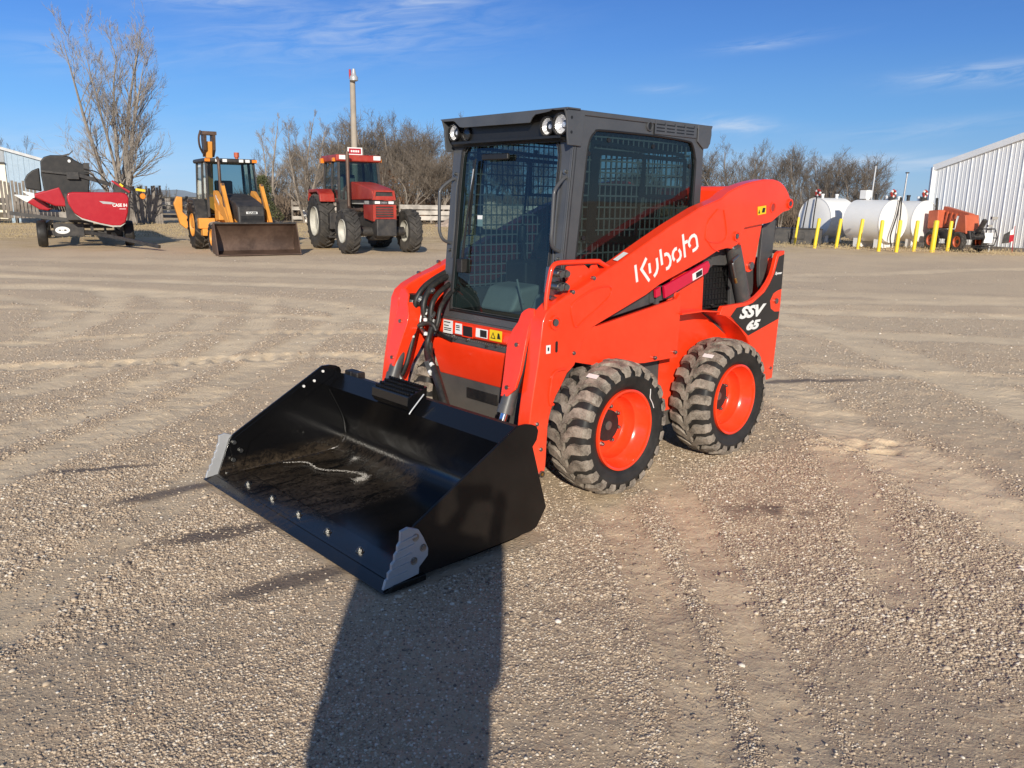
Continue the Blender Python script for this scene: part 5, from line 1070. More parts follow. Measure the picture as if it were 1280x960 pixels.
q=MB(); q.box(-.25,.2,-.25,.25,1.4,1.75); q.box(-.32,-.15,-.24,.24,1.7,2.25); q.build('seat','smoke',tc,bevel=.05)
q=MB(); q.lathe([(.20,0),(.215,.02),(.20,.04),(.185,.02)],(.55,0,1.85),'z',20,closed=True); q.build('steering_wheel','black',tc)
q=MB(); q.tube(smooth_path([(2.2,-.36,1.22),(1.7,-.48,1.20),(1.5,-.50,1.26),(1.45,-.50,1.45),(1.43,-.50,2.2),(1.42,-.50,2.86)]),.055,12); q.build('exhaust_pipe','rust',T)
q=MB(); q.box(.2,1.0,-.95,-.6,.62,1.1); q.box(.35,.95,-.98,-.66,.36,.42); q.build('step_box','dkmetal',T,bevel=.02)
# ===== orange lift machine by the white shed
J=empty('telescopic_handler',(15.95,29.5,0),R(-75),'faded orange telescopic lift machine with black tyres parked between the tanks and white shed','telescopic handler')
for x in (-.85,.85):
    for s in (1,-1): wheel(J,(x,s*.62,.40),s,.40,.28,.22,14,'ag',('agtyre','agtyre','jlg'),hub_r=.08,dish=.08,lug_h=.03,detail=False)
J.scale=(.74,.74,.86)
q=MB(); q.prism([(-1.3,.45),(-1.3,.85),(1.2,.85),(1.35,.50)],-.42,.42); q.build('chassis','dkmetal',J,bevel=.02)
q=MB(); q.prism([(-1.35,.85),(-1.40,1.62),(-.75,1.66),(-.70,.90)],-.55,.55); q.build('engine_cover','jlg',J,bevel=.05)
q=MB(); q.prism([(.35,.78),(.55,1.48),(.92,1.48),(1.10,.72)],-.50,.30); q.build('counterweight','jlg',J,bevel=.04)
q=MB(); q.beam((-.9,0,1.70),(.75,0,1.42),.26,.22); q.beam((-.5,.30,1.55),(.6,.30,1.45),.12,.14); q.build('boom','jlg',J,bevel=.02)
for i in range(4):
    q=MB(); q.beam((-.55+.28*i,-.16,1.60-.04*i),(-.60+.28*i,-.20,1.05),.07,.08); q.build('boom_bracket','jlg',J)
q=MB(); q.beam((1.15,0,.55),(1.62,0,1.30),.20,.14); q.build('jib','dkmetal',J,bevel=.01)
q=MB()
for s in (-.35,.35):
    q.tube([(1.35,s,.25),(1.95,s,.30),(2.08,s,.62),(1.90,s,.95),(1.45,s,.90),(1.35,s,.25)],.025,6); q.beam((1.40,s,.58),(2.05,s,.60),.04,.04)
q.beam((1.35,-.35,.25),(1.35,.35,.25),.05,.05); q.beam((1.95,-.35,.30),(1.95,.35,.30),.05,.05); q.beam((1.9,-.35,.95),(1.9,.35,.95),.05,.05)
q.box(1.35,1.95,-.35,.35,.18,.22); q.build('work_basket','dkmetal',J)
q=MB(); q.box(1.96,1.99,-.28,.2,.40,.80); q.build('basket_panel','white',J)

# ---------------------------------------------------------------- tanks, bollards, poles
def tank(x,y,ang,r,Ln,zc,label,legs):
    """ang: direction the near end faces (degrees); the body runs back from it"""
    t=empty('fuel_tank',(x,y,0),R(ang),label,'fuel tank','white fuel tanks behind the bollards')
    q=MB(); q.lathe([(.001,.035),(r*.5,.03),(r*.9,.012),(r,-.01),(r,-Ln+.01),(r*.9,-Ln-.012),(r*.5,-Ln-.03),(.001,-Ln-.035)],(0,0,zc),'x',48); sh=q.build('shell','tank',t,ang=30)
    q=MB(); q.lathe([(r*.985,-.02),(r+.012,-.02),(r+.012,.012),(r*.985,.012)],(0,0,zc),'x',48,closed=True); q.build('end_rim','tank',sh)
    for lx in legs:
        q=MB(); q.prism([(-r*.55,.02),(-r*.55,zc-r*.6),(-r*.2,zc-r*.9),(r*.2,zc-r*.9),(r*.55,zc-r*.6),(r*.55,.02)],lx-.10,lx+.10,'x'); q.build('saddle','tank',t)
    for i,lx in enumerate((-.35,-.8,-1.2,-1.6)):
        if lx<-Ln+.2: continue
        q=MB(); q.cyl((lx,0,zc+r-.02),(lx,0,zc+r+.10+.05*(i%2)),.06,12); q.cyl((lx,0,zc+r+.10+.05*(i%2)),(lx,0,zc+r+.16+.05*(i%2)),.075,12); q.build('vent_cap','black' if i%2 else 'tank',t)
    return t
r=.76
t1=tank(12.3,33.65,209,.82,1.5,1.0,'leftmost white fuel tank with a pump hose hanging down its round end',(-.3,-1.05))
t2=tank(13.8,29.9,298,r,1.6,.99,'middle white fuel tank with a white box and red hose reel on top',(-.3,-1.2))
t3=tank(15.35,30.7,298,r,1.6,.98,'rightmost white fuel tank next to the orange lift machine',(-.3,-1.3))
q=MB(); q.box(-1.45,-1.15,-.15,.15,1.78,2.10); q.build('fill_box','tank',t2,bevel=.02)
def reel(tk,x,z,nm,label):
    e=empty('hose_reel',tk.matrix_basis@Vector((x,0,0)),tk.rotation_euler.z,label,'hose reel','hose reels on top of the fuel tanks')
    q=MB(); q.cyl((-.03,0,z),(.03,0,z),.09,18); q.box(-.04,.04,-.14,.14,z-.28,z-.12); q.build('reel_core','dkmetal',e)
    for k in range(8):
        t=2*PI*k/8; q=MB(); q.lathe([(.040,-.03),(.046,0),(.040,.03),(.001,.035)],(.0,0,0),'x',10); q.lathe([(.001,-.03),(.040,-.03)],(0,0,0),'x',10)
        o=q.build('reel_coil','white' if k%3==0 else 'casered',e); 
        for v in o.data.vertices: v.co+=Vector((.03,.105*math.cos(t),z+.105*math.sin(t)))
    return e
reel(t1,-.10,2.02,'r','dark red hose reel on the leftmost white tank'); reel(t2,-.15,1.98,'r','red and white hose reel on the middle white tank'); reel(t3,-.15,2.0,'r','red and black hose reel on the rightmost white tank')
def pump_hose(tk,label,offs):
    e=empty('pump_hose',tk.matrix_basis@Vector((.12,0,0)),tk.rotation_euler.z,label,'hose','pump hoses hanging in front of the tanks')
    for k,(y0,y1) in enumerate(offs):
        q=MB(); q.tube(smooth_path([(0,y0,1.85),(.05,y0*.6+y1*.4,1.2),(.06,y1,.5),(.10,y1+.03,.12)]),.025,8); q.build('hose','rubber',e)
pump_hose(t1,'pair of dark hoses hanging down the leftmost tank',((-.28,-.40),(.12,.10))); pump_hose(t2,'thin dark hose hanging down the middle tank end',((.1,-.28),(.16,.10))); pump_hose(t3,'dark hose hanging down the rightmost tank end',((.35,.30),(.42,.36)))
bl=['leftmost yellow bollard in front of the black box','yellow bollard at the left edge of the leftmost tank','yellow bollard in front of the right side of the leftmost tank','yellow bollard crossing the long side of the middle tank','yellow bollard left of the middle tank round end','yellow bollard right of the middle tank round end','yellow bollard crossing the rightmost tank round end','thick yellow bollard right of the rightmost tank','rightmost yellow bollard in front of the orange lift machine','short yellow bollard standing behind the row below the rightmost tank']
for i,((x,y),lab) in enumerate(zip([(10.99,31.94),(10.99,29.78),(11.86,30.0),(12.52,29.66),(12.67,28.29),(13.13,27.95),(14.05,28.61),(14.53,28.28),(15.4,28.93),(14.9,30.3)],bl)):
    rr=.085 if i==7 else (.045 if i in (0,9) else .062); q=MB(); hh=1.06+.04*math.sin(i*3.1)-(.25 if i==9 else 0)
    q.lathe([(rr,-.05),(rr,hh-.03),(rr*.8,hh),(.001,hh+.012)],(0,0,0),'z',16); o=q.build('bollard','yellow'); o.location=(x,y,0); o.rotation_euler=(R(random.uniform(-1,1)),R(4.5 if i<4 else 1.5),0); tag(o,lab,'bollard','yellow bollards around the fuel tanks')
q=MB(); q.box(-.95,.95,-.5,.5,0,.58); q.box(-.97,.97,-.52,.52,.58,.62); q.box(-.3,.3,-.54,-.5,.2,.45); o=q.build('storage_box','dkmetal',bevel=.02); o.location=(11.35,32.9,0); o.rotation_euler=(0,0,-.3); tag(o,'low black box behind the leftmost yellow bollard','box')
for (x,y,zt,lab) in ((21.2,49.2,3.85,'thin grey pole rising behind the middle fuel tank'),(23.2,49.4,3.45,'thin grey pole rising between the middle and rightmost tanks')):
    q=MB(); q.cyl((0,0,0),(.12,0,zt),.065,10,.045); o=q.build('pole','galv'); o.location=(x,y,0)
    q=MB(); q.box(.03,.21,-.06,.06,zt-.02,zt+.05); q.build('pole_cap','dkmetal',o)
    tag(o,lab,'pole')
e=empty('meter_post',(16.9,29.0,0),0,'grey post with small meter boxes standing at the white shed','post')
q=MB(); q.cyl((0,0,0),(.05,0,1.15),.035,10); q.build('post','galv',e); q=MB(); q.box(-.06,.14,-.06,.06,1.12,1.22); q.box(-.16,0,-.05,.05,.86,.93); q.build('meter_box','concrete',e)
e=empty('banner',(17.45,28.75,0),0,'small dark and red banner with white edge hanging at the white shed','banner')
q=MB(); q.add([(-.26,0,.30),(.0,.03,.33),(.0,.03,.74),(-.24,0,.62)],[(0,1,2,3)]); q.build('dark_cloth','dkmetal',e,smooth=False)
q=MB(); q.add([(.0,.03,.33),(.16,.05,.40),(.15,.05,.62),(.0,.03,.60)],[(0,1,2,3)]); q.build('red_cloth','headred',e,smooth=False)
q=MB(); q.add([(.0,.03,.60),(.15,.05,.62),(.13,.05,.84),(.0,.03,.74)],[(0,1,2,3)]); q.build('white_cloth','white',e,smooth=False)
q=MB(); q.cyl((.17,.05,0),(.14,.05,.92),.012,6); q.build('stick','headred',e)
# ---- utility pole with lamp
e=empty('utility_pole',(-9.3,48.2,0),0,'tall weathered wooden pole with a lamp on top behind the red tractor','utility pole')
q=MB(); q.cyl((0,0,0),(0,0,8.3),.20,14,.15); q.build('pole','pole',e)
q=MB(); q.cyl((-.10,-.16,8.1),(-.10,-.16,8.6),.06,10); q.build('bracket','headred',e)
q=MB(); q.lathe([(.08,.32),(.12,.15),(.14,0),(.24,-.12),(.24,-.30),(.15,-.34),(.001,-.34)],(.12,-.22,8.3),'z',16); q.build('lamp','silver',e)
# ---- buildings
def ribbed(p0,p1,h0,h1,mat,name,parent,step=.30,rw=.07,rd=.035,back=6,z0=0):
    """steel siding: a wall whose upright ribs are modelled; h0,h1 eave heights at the two ends"""
    p0=Vector((*p0,0)); p1=Vector((*p1,0)); d=(p1-p0); Ln=d.length; d.normalize(); nrm=Vector((d.y,-d.x,0))
    if nrm.dot(-p0)<0: nrm=-nrm
    q=MB(); vs=[]; 
    a,b_=p0,p1; q.add([a+Vector((0,0,z0)),b_+Vector((0,0,z0)),b_+Vector((0,0,h1)),a+Vector((0,0,h0)),a-nrm*.1+Vector((0,0,z0)),b_-nrm*.1+Vector((0,0,z0)),b_-nrm*.1+Vector((0,0,h1)),a-nrm*.1+Vector((0,0,h0))],[(0,1,2,3),(7,6,5,4),(0,4,5,1),(3,2,6,7),(0,3,7,4),(1,5,6,2)])
    k=0
    while k*step<Ln-.05:
        s_=k*step+.04; hh=h0+(h1-h0)*s_/Ln; hh2=h0+(h1-h0)*(s_+rw)/Ln; w0=rw*(1.0 if k%3==0 else .55); rd_=rd*(1 if k%3==0 else .55)
        c0=p0+d*s_; c1=p0+d*(s_+w0); m0=p0+d*(s_+w0*.25)+nrm*rd_; m1=p0+d*(s_+w0*.75)+nrm*rd_
        q.add([c0+nrm*.001+Vector((0,0,z0)),m0+Vector((0,0,z0)),m1+Vector((0,0,z0)),c1+nrm*.001+Vector((0,0,z0)),c0+nrm*.001+Vector((0,0,hh)),m0+Vector((0,0,hh)),m1+Vector((0,0,hh2)),c1+nrm*.001+Vector((0,0,hh2))],[(0,1,5,4),(1,2,6,5),(2,3,7,6)]); k+=1
    return q.build(name,mat,parent,smooth=False),nrm,d
W_=empty('metal_shed',(0,0,0),0,'large white ribbed steel shed at the right edge of the yard','shed')
A=(16.50,32.70); Dv=Vector((.42,-.9075)); Bp=(A[0]+Dv.x*11,A[1]+Dv.y*11)
g_,nr,dd=ribbed(A,Bp,3.05,3.05+.285*11,'siding','gable_wall',W_,step=.165,rw=.05,rd=.022)
for i in range(2):
    pass
q=MB(); a=Vector((*A,0)); b_=Vector((*Bp,0)); q.beam(a+nr*.06+Vector((0,0,3.03)),b_+nr*.06+Vector((0,0,3.03+.285*11)),.10,.22); q.build('roof_trim','siding',W_)
q=MB(); q.beam(a+nr*.04-dd*.02,a+nr*.04-dd*.02+Vector((0,0,3.04)),.14,.16,(1,0,0)); q.build('corner_trim','siding',W_)
A2=(A[0]+9.07,A[1]+4.2); ribbed(A,A2,3.05,3.05,'siding','side_wall',W_,step=.6)
q=MB(); q.add([(A[0],A[1],3.1),(A2[0],A2[1],3.1),(A2[0]+Dv.x*11,A2[1]+Dv.y*11,3.1+3.135),(Bp[0],Bp[1],3.1+3.135)],[(0,1,2,3)]); q.build('roof','roofing',W_,smooth=False)
q=MB(); q.beam(a+nr*.08+Vector((0,0,.06)),b_+nr*.08+Vector((0,0,.06)),.12,.16); q.build('base_board','fencewood',W_)
G_=empty('farm_building',(0,0,0),0,'blue-grey steel farm building with cream door at the left edge','farm building')
Pa=Vector((-31.5,40.6)); Pb=Vector((-24.9,44.0)); at_=lambda t:Pa+(Pb-Pa)*t; zt_=lambda t:5.35-2.11*t
ribbed(tuple(at_(0)),tuple(at_(.754)),zt_(0),zt_(.754),'shedgrey','front_wall',G_,step=.25,rw=.05,rd=.02); ribbed(tuple(at_(.756)),tuple(at_(1)),zt_(.756),zt_(1),'shed','front_wall',G_,step=.25,rw=.05,rd=.02)
nn=Vector((.458,-.889)); o3=lambda p,z,off=0:(p.x+nn.x*off,p.y+nn.y*off,z)
Pc=Pb-nn*16; ribbed(tuple(Pb),tuple(Pc),zt_(1),zt_(1),'shed','side_wall',G_,step=.6,rw=.1,rd=.03)
q=MB(); q.beam(o3(Pa,zt_(0),.08),o3(Pb,zt_(1),.08),.16,.14); q.build('roof_trim','galv',G_)
Pd=Pa-nn*16; q=MB(); q.add([o3(Pa,zt_(0)+.05),o3(Pb,zt_(1)+.05),o3(Pc,zt_(1)+.05),o3(Pd,zt_(0)+.05)],[(0,1,2,3)]); q.build('roof','roofing',G_,smooth=False)
q=MB(); da=at_(.42); db=at_(.752); q.add([o3(da,.1,.06),o3(db,.1,.06),o3(db,3.0,.06),o3(da,3.0,.06)],[(0,1,2,3)]); dr=q.build('door','creamdoor',G_,smooth=False)
q=MB(); q.beam(o3(da,3.05,.10),o3(db,3.05,.10),.10,.09); q.build('door_track','dkmetal',dr)
# ---- fences
def rail_fence(p0,p1,h,n,label,mats=('fencewood','fencelight'),dens=1.0,seed=1,name='rail_fence',post=2.4):
    rs=random.Random(seed); p0=Vector((*p0,0)); p1=Vector((*p1,0)); d=p1-p0; Ln=d.length; d.normalize(); nr=Vector((d.y,-d.x,0))
    if nr.dot(-p0)<0: nr=-nr
    e=empty(name,p0,0,label,'fence'); m=int(Ln/post)+1
    for i in range(m):
        q=MB(); p=d*(i*post); q.beam(p-nr*.05,p-nr*.05+Vector((0,0,h+.08)),.13,.11,(1,0,0)); q.build('post','fencewood',e)
    for k in range(n):
        z=h*(.16+.84*(k+.5)/n); bh=h/n*.62
        for i in range(m-1):
            if rs.random()>dens: continue
            q=MB(); a=d*(i*post)+Vector((0,0,z+rs.uniform(-.03,.03))); b_=d*((i+1)*post-.02)+Vector((0,0,z+rs.uniform(-.03,.03))); q.beam(a+nr*.03,b_+nr*.03,.03,bh); q.build('rail',mats[k%2],e)
    return e
rail_fence((-21.5,47.5),(-13.6,49.5),1.42,5,'weathered horizontal board fence between the big bare tree and the orange backhoe',seed=3)
rail_fence((-13.4,49.5),(-6.6,50.0),1.30,4,'pale broken board fence showing between the backhoe and red tractor',('fencelight','fencewood'),.85,4)
rail_fence((-7.0,50.2),(4,52.0),1.25,3,'pale long rail fence right of the red tractor',('fencelight','fencelight'),1,5)
rail_fence((-26.5,42.0),(-30.8,40.2),1.75,4,'pale plank panel fence at the far left edge below the cream door',('fencelight','fencewood'),1,6)
rail_fence((-22.4,45.9),(-26.3,42.2),1.5,3,'low plank fence behind the red header',('fencelight','fencewood'),1,8)
# upright-board windbreak
e=empty('windbreak_fence',(-19.5,44.6,0),R(12),'tall upright board windbreak at the foot of the big bare tree','fence'); rs=random.Random(9)
for i in range(15):
    x=-1.6+i*.135; q=MB(); hh=1.95+rs.uniform(-.12,.12); q.obox((x,rs.uniform(-.02,.02),hh/2),(.12,.03,hh),(0,rs.uniform(-.02,.02),0)); q.build('board','fencewood',e,smooth=False)
q=MB(); q.beam((-1.6,.06,.6),(.35,.06,.6),.05,.12); q.beam((-1.6,.06,1.5),(.35,.06,1.5),.05,.12); q.build('cross_rail','fencewood',e)
# grey hay shelter panel left
e=empty('livestock_panel',(-25.6,41.2,0),R(30),'grey leaning gate panel with white post at the far left','panel')
for i in range(10):
    q=MB(); q.box(-.1+i*.16,.02+i*.16,-.02,.02,.3,2.15-.05*(i%3)); q.build('board','fencewood',e,smooth=False)
q=MB(); q.beam((-.35,0,0),(-.45,0,2.3),.16,.12,(1,0,0)); q.build('white_post','tank',e)
# low wall of white slabs / round bales behind the fence gap
for i,(x,y,w2,h2,lab) in enumerate(((-12.2,51.2,1.9,1.05,'broken white slab leaning behind the fence left of the red tractor'),(-9.9,51.3,1.6,.95,'second white slab behind the fence, next to the red tractor'),(12.0,42.0,1.5,.8,'low pale concrete block left of the black box'))):
    q=MB(); rs=random.Random(i); q.prism([(-w2/2,0),(-w2/2-.05,h2*.8),(-w2*.3,h2),(w2*.1,h2*.93),(w2*.4,h2),(w2/2,h2*.7),(w2/2+.05,0)],-.12,.12); o=q.build('concrete_slab','tank' if i<2 else 'concrete',bevel=.02); o.location=(x,y,0); tag(o,lab,'slab')
# gravel heap
def heap(name,cx,cy,rx,ry,hh,label,seed,mat='pebble'):
    n=60; X_,Y_=np.meshgrid(np.linspace(-1,1,n),np.linspace(-1,1,n)); rr=np.hypot(X_,Y_); z=hh*np.clip(1-rr**1.6,0,1)*(1+.5*vnoise(X_*rx,Y_*ry,2,seed))+.25*hh*np.clip(1-rr,0,1)*vnoise(X_*rx,Y_*ry,7,seed)*2-.03
    q=MB(); q.v=[(cx+a*rx,cy+b_*ry,c_) for a,b_,c_ in zip(X_.ravel(),Y_.ravel(),z.ravel())]; q.f=[(i*n+j,i*n+j+1,(i+1)*n+j+1,(i+1)*n+j) for i in range(n-1) for j in range(n-1)]
    o=q.build(name,mat); tag(o,label,'gravel heap'); return o
M['heap']=sheet('pinkish crushed stone',(.52,.40,.31),.9,var=.3,bmp=.05,bs=9,scale=4)
heap('gravel_heap',-1.2,47.5,3.6,2.2,1.15,'pinkish heap of crushed stone behind the front tyre of the tractor',2,'heap')
# ---- trees
def tree_mesh(seed,H_,kind):
    """returns trunk and crown builders. kind: 'elm' upright vase, 'wood' rounded woodland tree"""
    rs=random.Random(seed); trunk=MB(); crown=MB()
    def branch(p,d,ln,r,lev,maxlev):
        n=4 if lev<2 else (3 if lev<4 else 2); pts=[p.copy()]; rr_=[r]; dd=d.copy()
        for i in range(n):
            wob={'elm':.07,'wood':.13,'slim':.07}[kind]*(1+.3*lev); dd=(dd+Vector((rs.gauss(0,wob),rs.gauss(0,wob),rs.gauss(0,wob)*.7+(.10 if kind!='wood' else .075)))).normalized()
            p=p+dd*ln/n; pts.append(p.copy()); rr_.append(r*(1-.55*(i+1)/n))
        (trunk if lev<=1 else crown).tube(pts,rr_,7 if lev==0 else (5 if lev<2 else 3),caps=False)
        if lev>=maxlev: return
        nc={'elm':(6,5,4,3,3),'wood':(5,5,5,4,3),'slim':(4,5,4,4,3)}[kind][lev]
        for c_ in range(nc+rs.randint(-1,1)):
            t=rs.uniform(.30 if lev else .35,1.0); i=min(int(t*n),n-1); fr_=t*n-i; q_=pts[i].lerp(pts[i+1],fr_); rc=rr_[i]*(.62 if lev else .55)
            ax_=(pts[i+1]-pts[i]).normalized(); rnd=Vector((rs.gauss(0,1),rs.gauss(0,1),rs.gauss(0,1))); side=ax_.cross(rnd).normalized()
            sp_={'elm':.44,'wood':.68,'slim':.42}[kind]*rs.uniform(.6,1.25); nd=(ax_+side*sp_).normalized()
            branch(q_,nd,ln*rs.uniform(.52,.78),max(rc*rs.uniform(.6,.95),(.0105 if kind=='wood' else .0075)*H_/8),lev+1,maxlev)
        if lev<maxlev: branch(pts[-1],dd,ln*.62,rr_[-1],lev+1,maxlev)
    return rs,trunk,crown,branch
def make_tree(seed,H_,kind,tm,cm,maxlev=4,multi=1,r0=.02,spread=.16,l0=.42):
    rs,trunk,crown,branch=tree_mesh(seed,H_,kind)
    for k in range(multi):
        a=2*PI*k/multi+rs.random(); s_=spread*(0 if multi==1 else 1)
        branch(Vector((.08*s_*math.cos(a),.08*s_*math.sin(a),-.1)),Vector((s_*math.cos(a),s_*math.sin(a),1)).normalized(),H_*l0*rs.uniform(.85,1.15),H_*r0*(1 if multi==1 else .75),0,maxlev)
    z=max(v[2] for v in crown.v); k=H_/z
    for b_ in (trunk,crown): b_.v=[(x*k,y*k,zz*k) for x,y,zz in b_.v]
    e=bpy.data.objects.new('tree',None); C.objects.link(e)
    trunk.build('trunk',tm,e); crown.build('crown',cm,e); return e
def stem_tree(seed,H_,stems,lean,r0,tm,cm,nb=15,droop=.5,bl=.30,tw=(7,5,3)):
    """several long limbs rising from one stool, side branches all the way up, fine twigs at the ends"""
    rs=random.Random(seed); trunk=MB(); crown=MB(); up=Vector((0,0,1))
    def twig(p,d,ln,r,lev):
        n=4 if lev<2 else 3; pts=[p.copy()]; rr_=[r]; dd=d.copy()
        for i in range(n):
            dd=(dd+Vector((rs.gauss(0,.10),rs.gauss(0,.10),rs.gauss(0,.08)+.10))).normalized(); p=p+dd*ln/n; pts.append(p.copy()); rr_.append(r*(1-.7*(i+1)/n))
        crown.tube(pts,rr_,4 if lev==0 else 3,caps=False)
        if lev==3: return
        for c_ in range(tw[lev]+rs.randint(-1,1)):
            t=rs.uniform(.2,1)*n; i=min(int(t),n-1); q_=pts[i].lerp(pts[i+1],t-i); ax_=(pts[i+1]-pts[i]).normalized()
            side=ax_.cross(Vector((rs.gauss(0,1),rs.gauss(0,1),rs.gauss(0,1)))).normalized()
            twig(q_,(ax_+side*rs.uniform(.35,.75)).normalized(),ln*rs.uniform(.38,.62),max(rr_[i]*.6,.0055*H_/8),lev+1)
    for k in range(stems):
        a=2*PI*k/stems+rs.uniform(-.4,.4); le=lean*rs.uniform(.35,1.2) if k else lean*.1; n=14; L_=H_*rs.uniform(.72,.93) if k else H_*.94
        d=Vector((le*math.cos(a),le*math.sin(a),1)).normalized(); p=Vector((.12*math.cos(a),.12*math.sin(a),-.1)); pts=[p.copy()]; rr_=[r0*(1 if k==0 else rs.uniform(.6,.9))]; r_0=rr_[0]
        for i in range(n):
            d=(d+Vector((rs.gauss(0,.05),rs.gauss(0,.05),.015))).normalized(); p=p+d*L_/n; pts.append(p.copy()); rr_.append(r_0*(1-(i+1)/n)**.8+.008)
        trunk.tube(pts,rr_,7,caps=False)
        for b_ in range(nb):
            t=(.16+.82*((b_+rs.random())/nb))*n; i=min(int(t),n-1); q_=pts[i].lerp(pts[i+1],t-i); ax_=(pts[i+1]-pts[i]).normalized(); f_=t/n
            an=rs.uniform(0,6.283); out=Vector((math.cos(an),math.sin(an),0)); out=(out+Vector((math.cos(a),math.sin(a),0))*.5*(k>0)).normalized()
            dd=(out*rs.uniform(.55,.95)*(1.25-f_*.7)+up*(1-droop*(1-f_)*rs.random())).normalized()
            twig(q_,dd,H_*bl*(1-.55*f_)*rs.uniform(.7,1.2),rr_[i]*.42,0)
    e=bpy.data.objects.new('tree',None); C.objects.link(e); trunk.build('trunk',tm,e); crown.build('crown',cm,e); return e
def place(e,x,y,rz,sc,label,cat='tree',group=None,sq=1):
    e.location=(x,y,0); e.rotation_euler=(0,0,rz); e.scale=(sc*sq,sc*sq,sc); tag(e,label,cat,group); return e
big=stem_tree(64,10.3,6,.30,.16,'barkpale','barkpale',13,.8,.27,(7,4,3)); big.name='bare_tree'
place(big,-19.9,41.6,.6,.94,'tall spreading bare tree rising behind the red combine header')
s1=stem_tree(31,6.2,2,.16,.10,'bark','bark',10,.3,.22); s1.name='bare_tree'; place(s1,-14.3,48.0,0,1,'slender pale bare tree just right of the backhoe cab')
s2=stem_tree(32,6.6,3,.16,.10,'bark','bark',10,.3,.22); s2.name='bare_tree'; place(s2,-12.4,49.0,1,1,'slender pale bare tree left of the red tractor cab')
V=[make_tree(40+i,7.5,'wood','bark',('twig','twigred','twig','twigred','twig')[i],4,1+(i%3),.020,.22,.40) for i in range(5)]
for i in (1,3):
    for ch in list(V[i].children): bpy.data.objects.remove(ch)
    bpy.data.objects.remove(V[i]); V[i]=stem_tree(70+i,7.5,3,.42,.13,'bark','twig',13,.7,.34)
for v in V: v.name='woodland_tree'
used=[False]*5; rs=random.Random(77)
def put(i,x,y,sc,label,group,sq=1.0,red=False):
    src=V[i]
    if not used[i]: used[i]=True; e=src
    else: e=copy_tree(src)
    place(e,x,y,rs.uniform(0,6.28),sc,label,'tree',group,sq); return e
# woods behind the tractor: crown tops follow the photo's skyline
def ray(px,dist): a=math.atan((px-640)/1003.75); return dist*math.sin(a),dist*math.cos(a)
Lw='bare grey-brown tree in the woods behind the red tractor'; Gw='trees of the woods behind the tractor'
for px,dist,top in ((345,66,205),(362,60,196),(378,68,180),(396,58,172),(412,66,163),(432,60,156),(452,68,150),(468,58,152),(486,64,158),(500,56,160),(516,62,158),(530,68,158),(545,58,162),(560,64,160),(585,60,166),(610,66,170),(640,62,175),(670,66,180),(392,50,205),(424,52,200),(478,50,190),(512,51,185),(548,52,190)):
    x,y=ray(px,dist); hgt=1.55+dist*(247+(px-400)*.0146-top)/1003.75; put(rs.randrange(5),x,y,hgt/7.5,Lw,Gw,1.15)
Lr='bare grey-brown tree in the woods behind the fuel tanks'; Gr='trees of the woods behind the fuel tanks'
for px,dist,top in ((760,66,205),(800,62,198),(840,64,196),(868,60,194),(888,60,190),(905,64,188),(922,58,196),(940,66,196),(955,58,192),(968,62,184),(985,58,200),(1000,64,198),(1015,58,202),(1030,60,198),(1046,56,198),(1060,62,196),(1070,56,208),(1080,64,228),(1094,60,240),(900,50,220),(935,50,228),(965,50,232),(995,49,232),(1025,49,235)):
    x,y=ray(px,dist); hgt=1.55+dist*(255+(px-900)*.0146-top)/1003.75; put(rs.randrange(5),x,y,hgt/7.5,Lr,Gr,1.1)
# small evergreen and rust-leaved oaks
def leafy(name,x,y,H_,mat,label,seed,n=5000,rx=.9,sz=.05):
    rs_=np.random.RandomState(seed); e=empty(name,(x,y,0),0,label,'tree'); q=MB(); q.cyl((0,0,0),(0,0,H_*.6),.08,8,.04); q.build('trunk','bark',e)
    th=rs_.rand(n)*2*PI; u=rs_.rand(n); z=H_*(.12+.88*u); rad=rx*np.sqrt(rs_.rand(n))*(1-u*.75)*(1+.35*np.sin(th*3+u*9))
    C_=np.stack([rad*np.cos(th),rad*np.sin(th),z],1); vs=[];fs=[]
    A_=rs_.randn(n,3)*sz; B_=rs_.randn(n,3)*sz
    q=MB(); q.v=[tuple(p) for p in np.stack([C_,C_+A_,C_+B_],1).reshape(-1,3)]; q.f=[(3*i,3*i+1,3*i+2) for i in range(n)]
    q.build('foliage',mat,e,smooth=False); return e
x,y=ray(333,47); leafy('evergreen_tree',x,y,2.6,'evergreen','small dark green cedar right of the backhoe cab',5,4200,.85,.06)
for px,dist,hh,lab,sd in ((484,52,3.3,'rust-leaved young oak right of the tractor cab',6),(505,55,2.6,'low rust-leaved oak above the tractor hood',7),(538,54,3.0,'rust-leaved oak near the far rail fence',8)):
    x,y=ray(px,dist); leafy('young_oak',x,y,hh,'leafbrown',lab,sd,1500,1.5,.05)
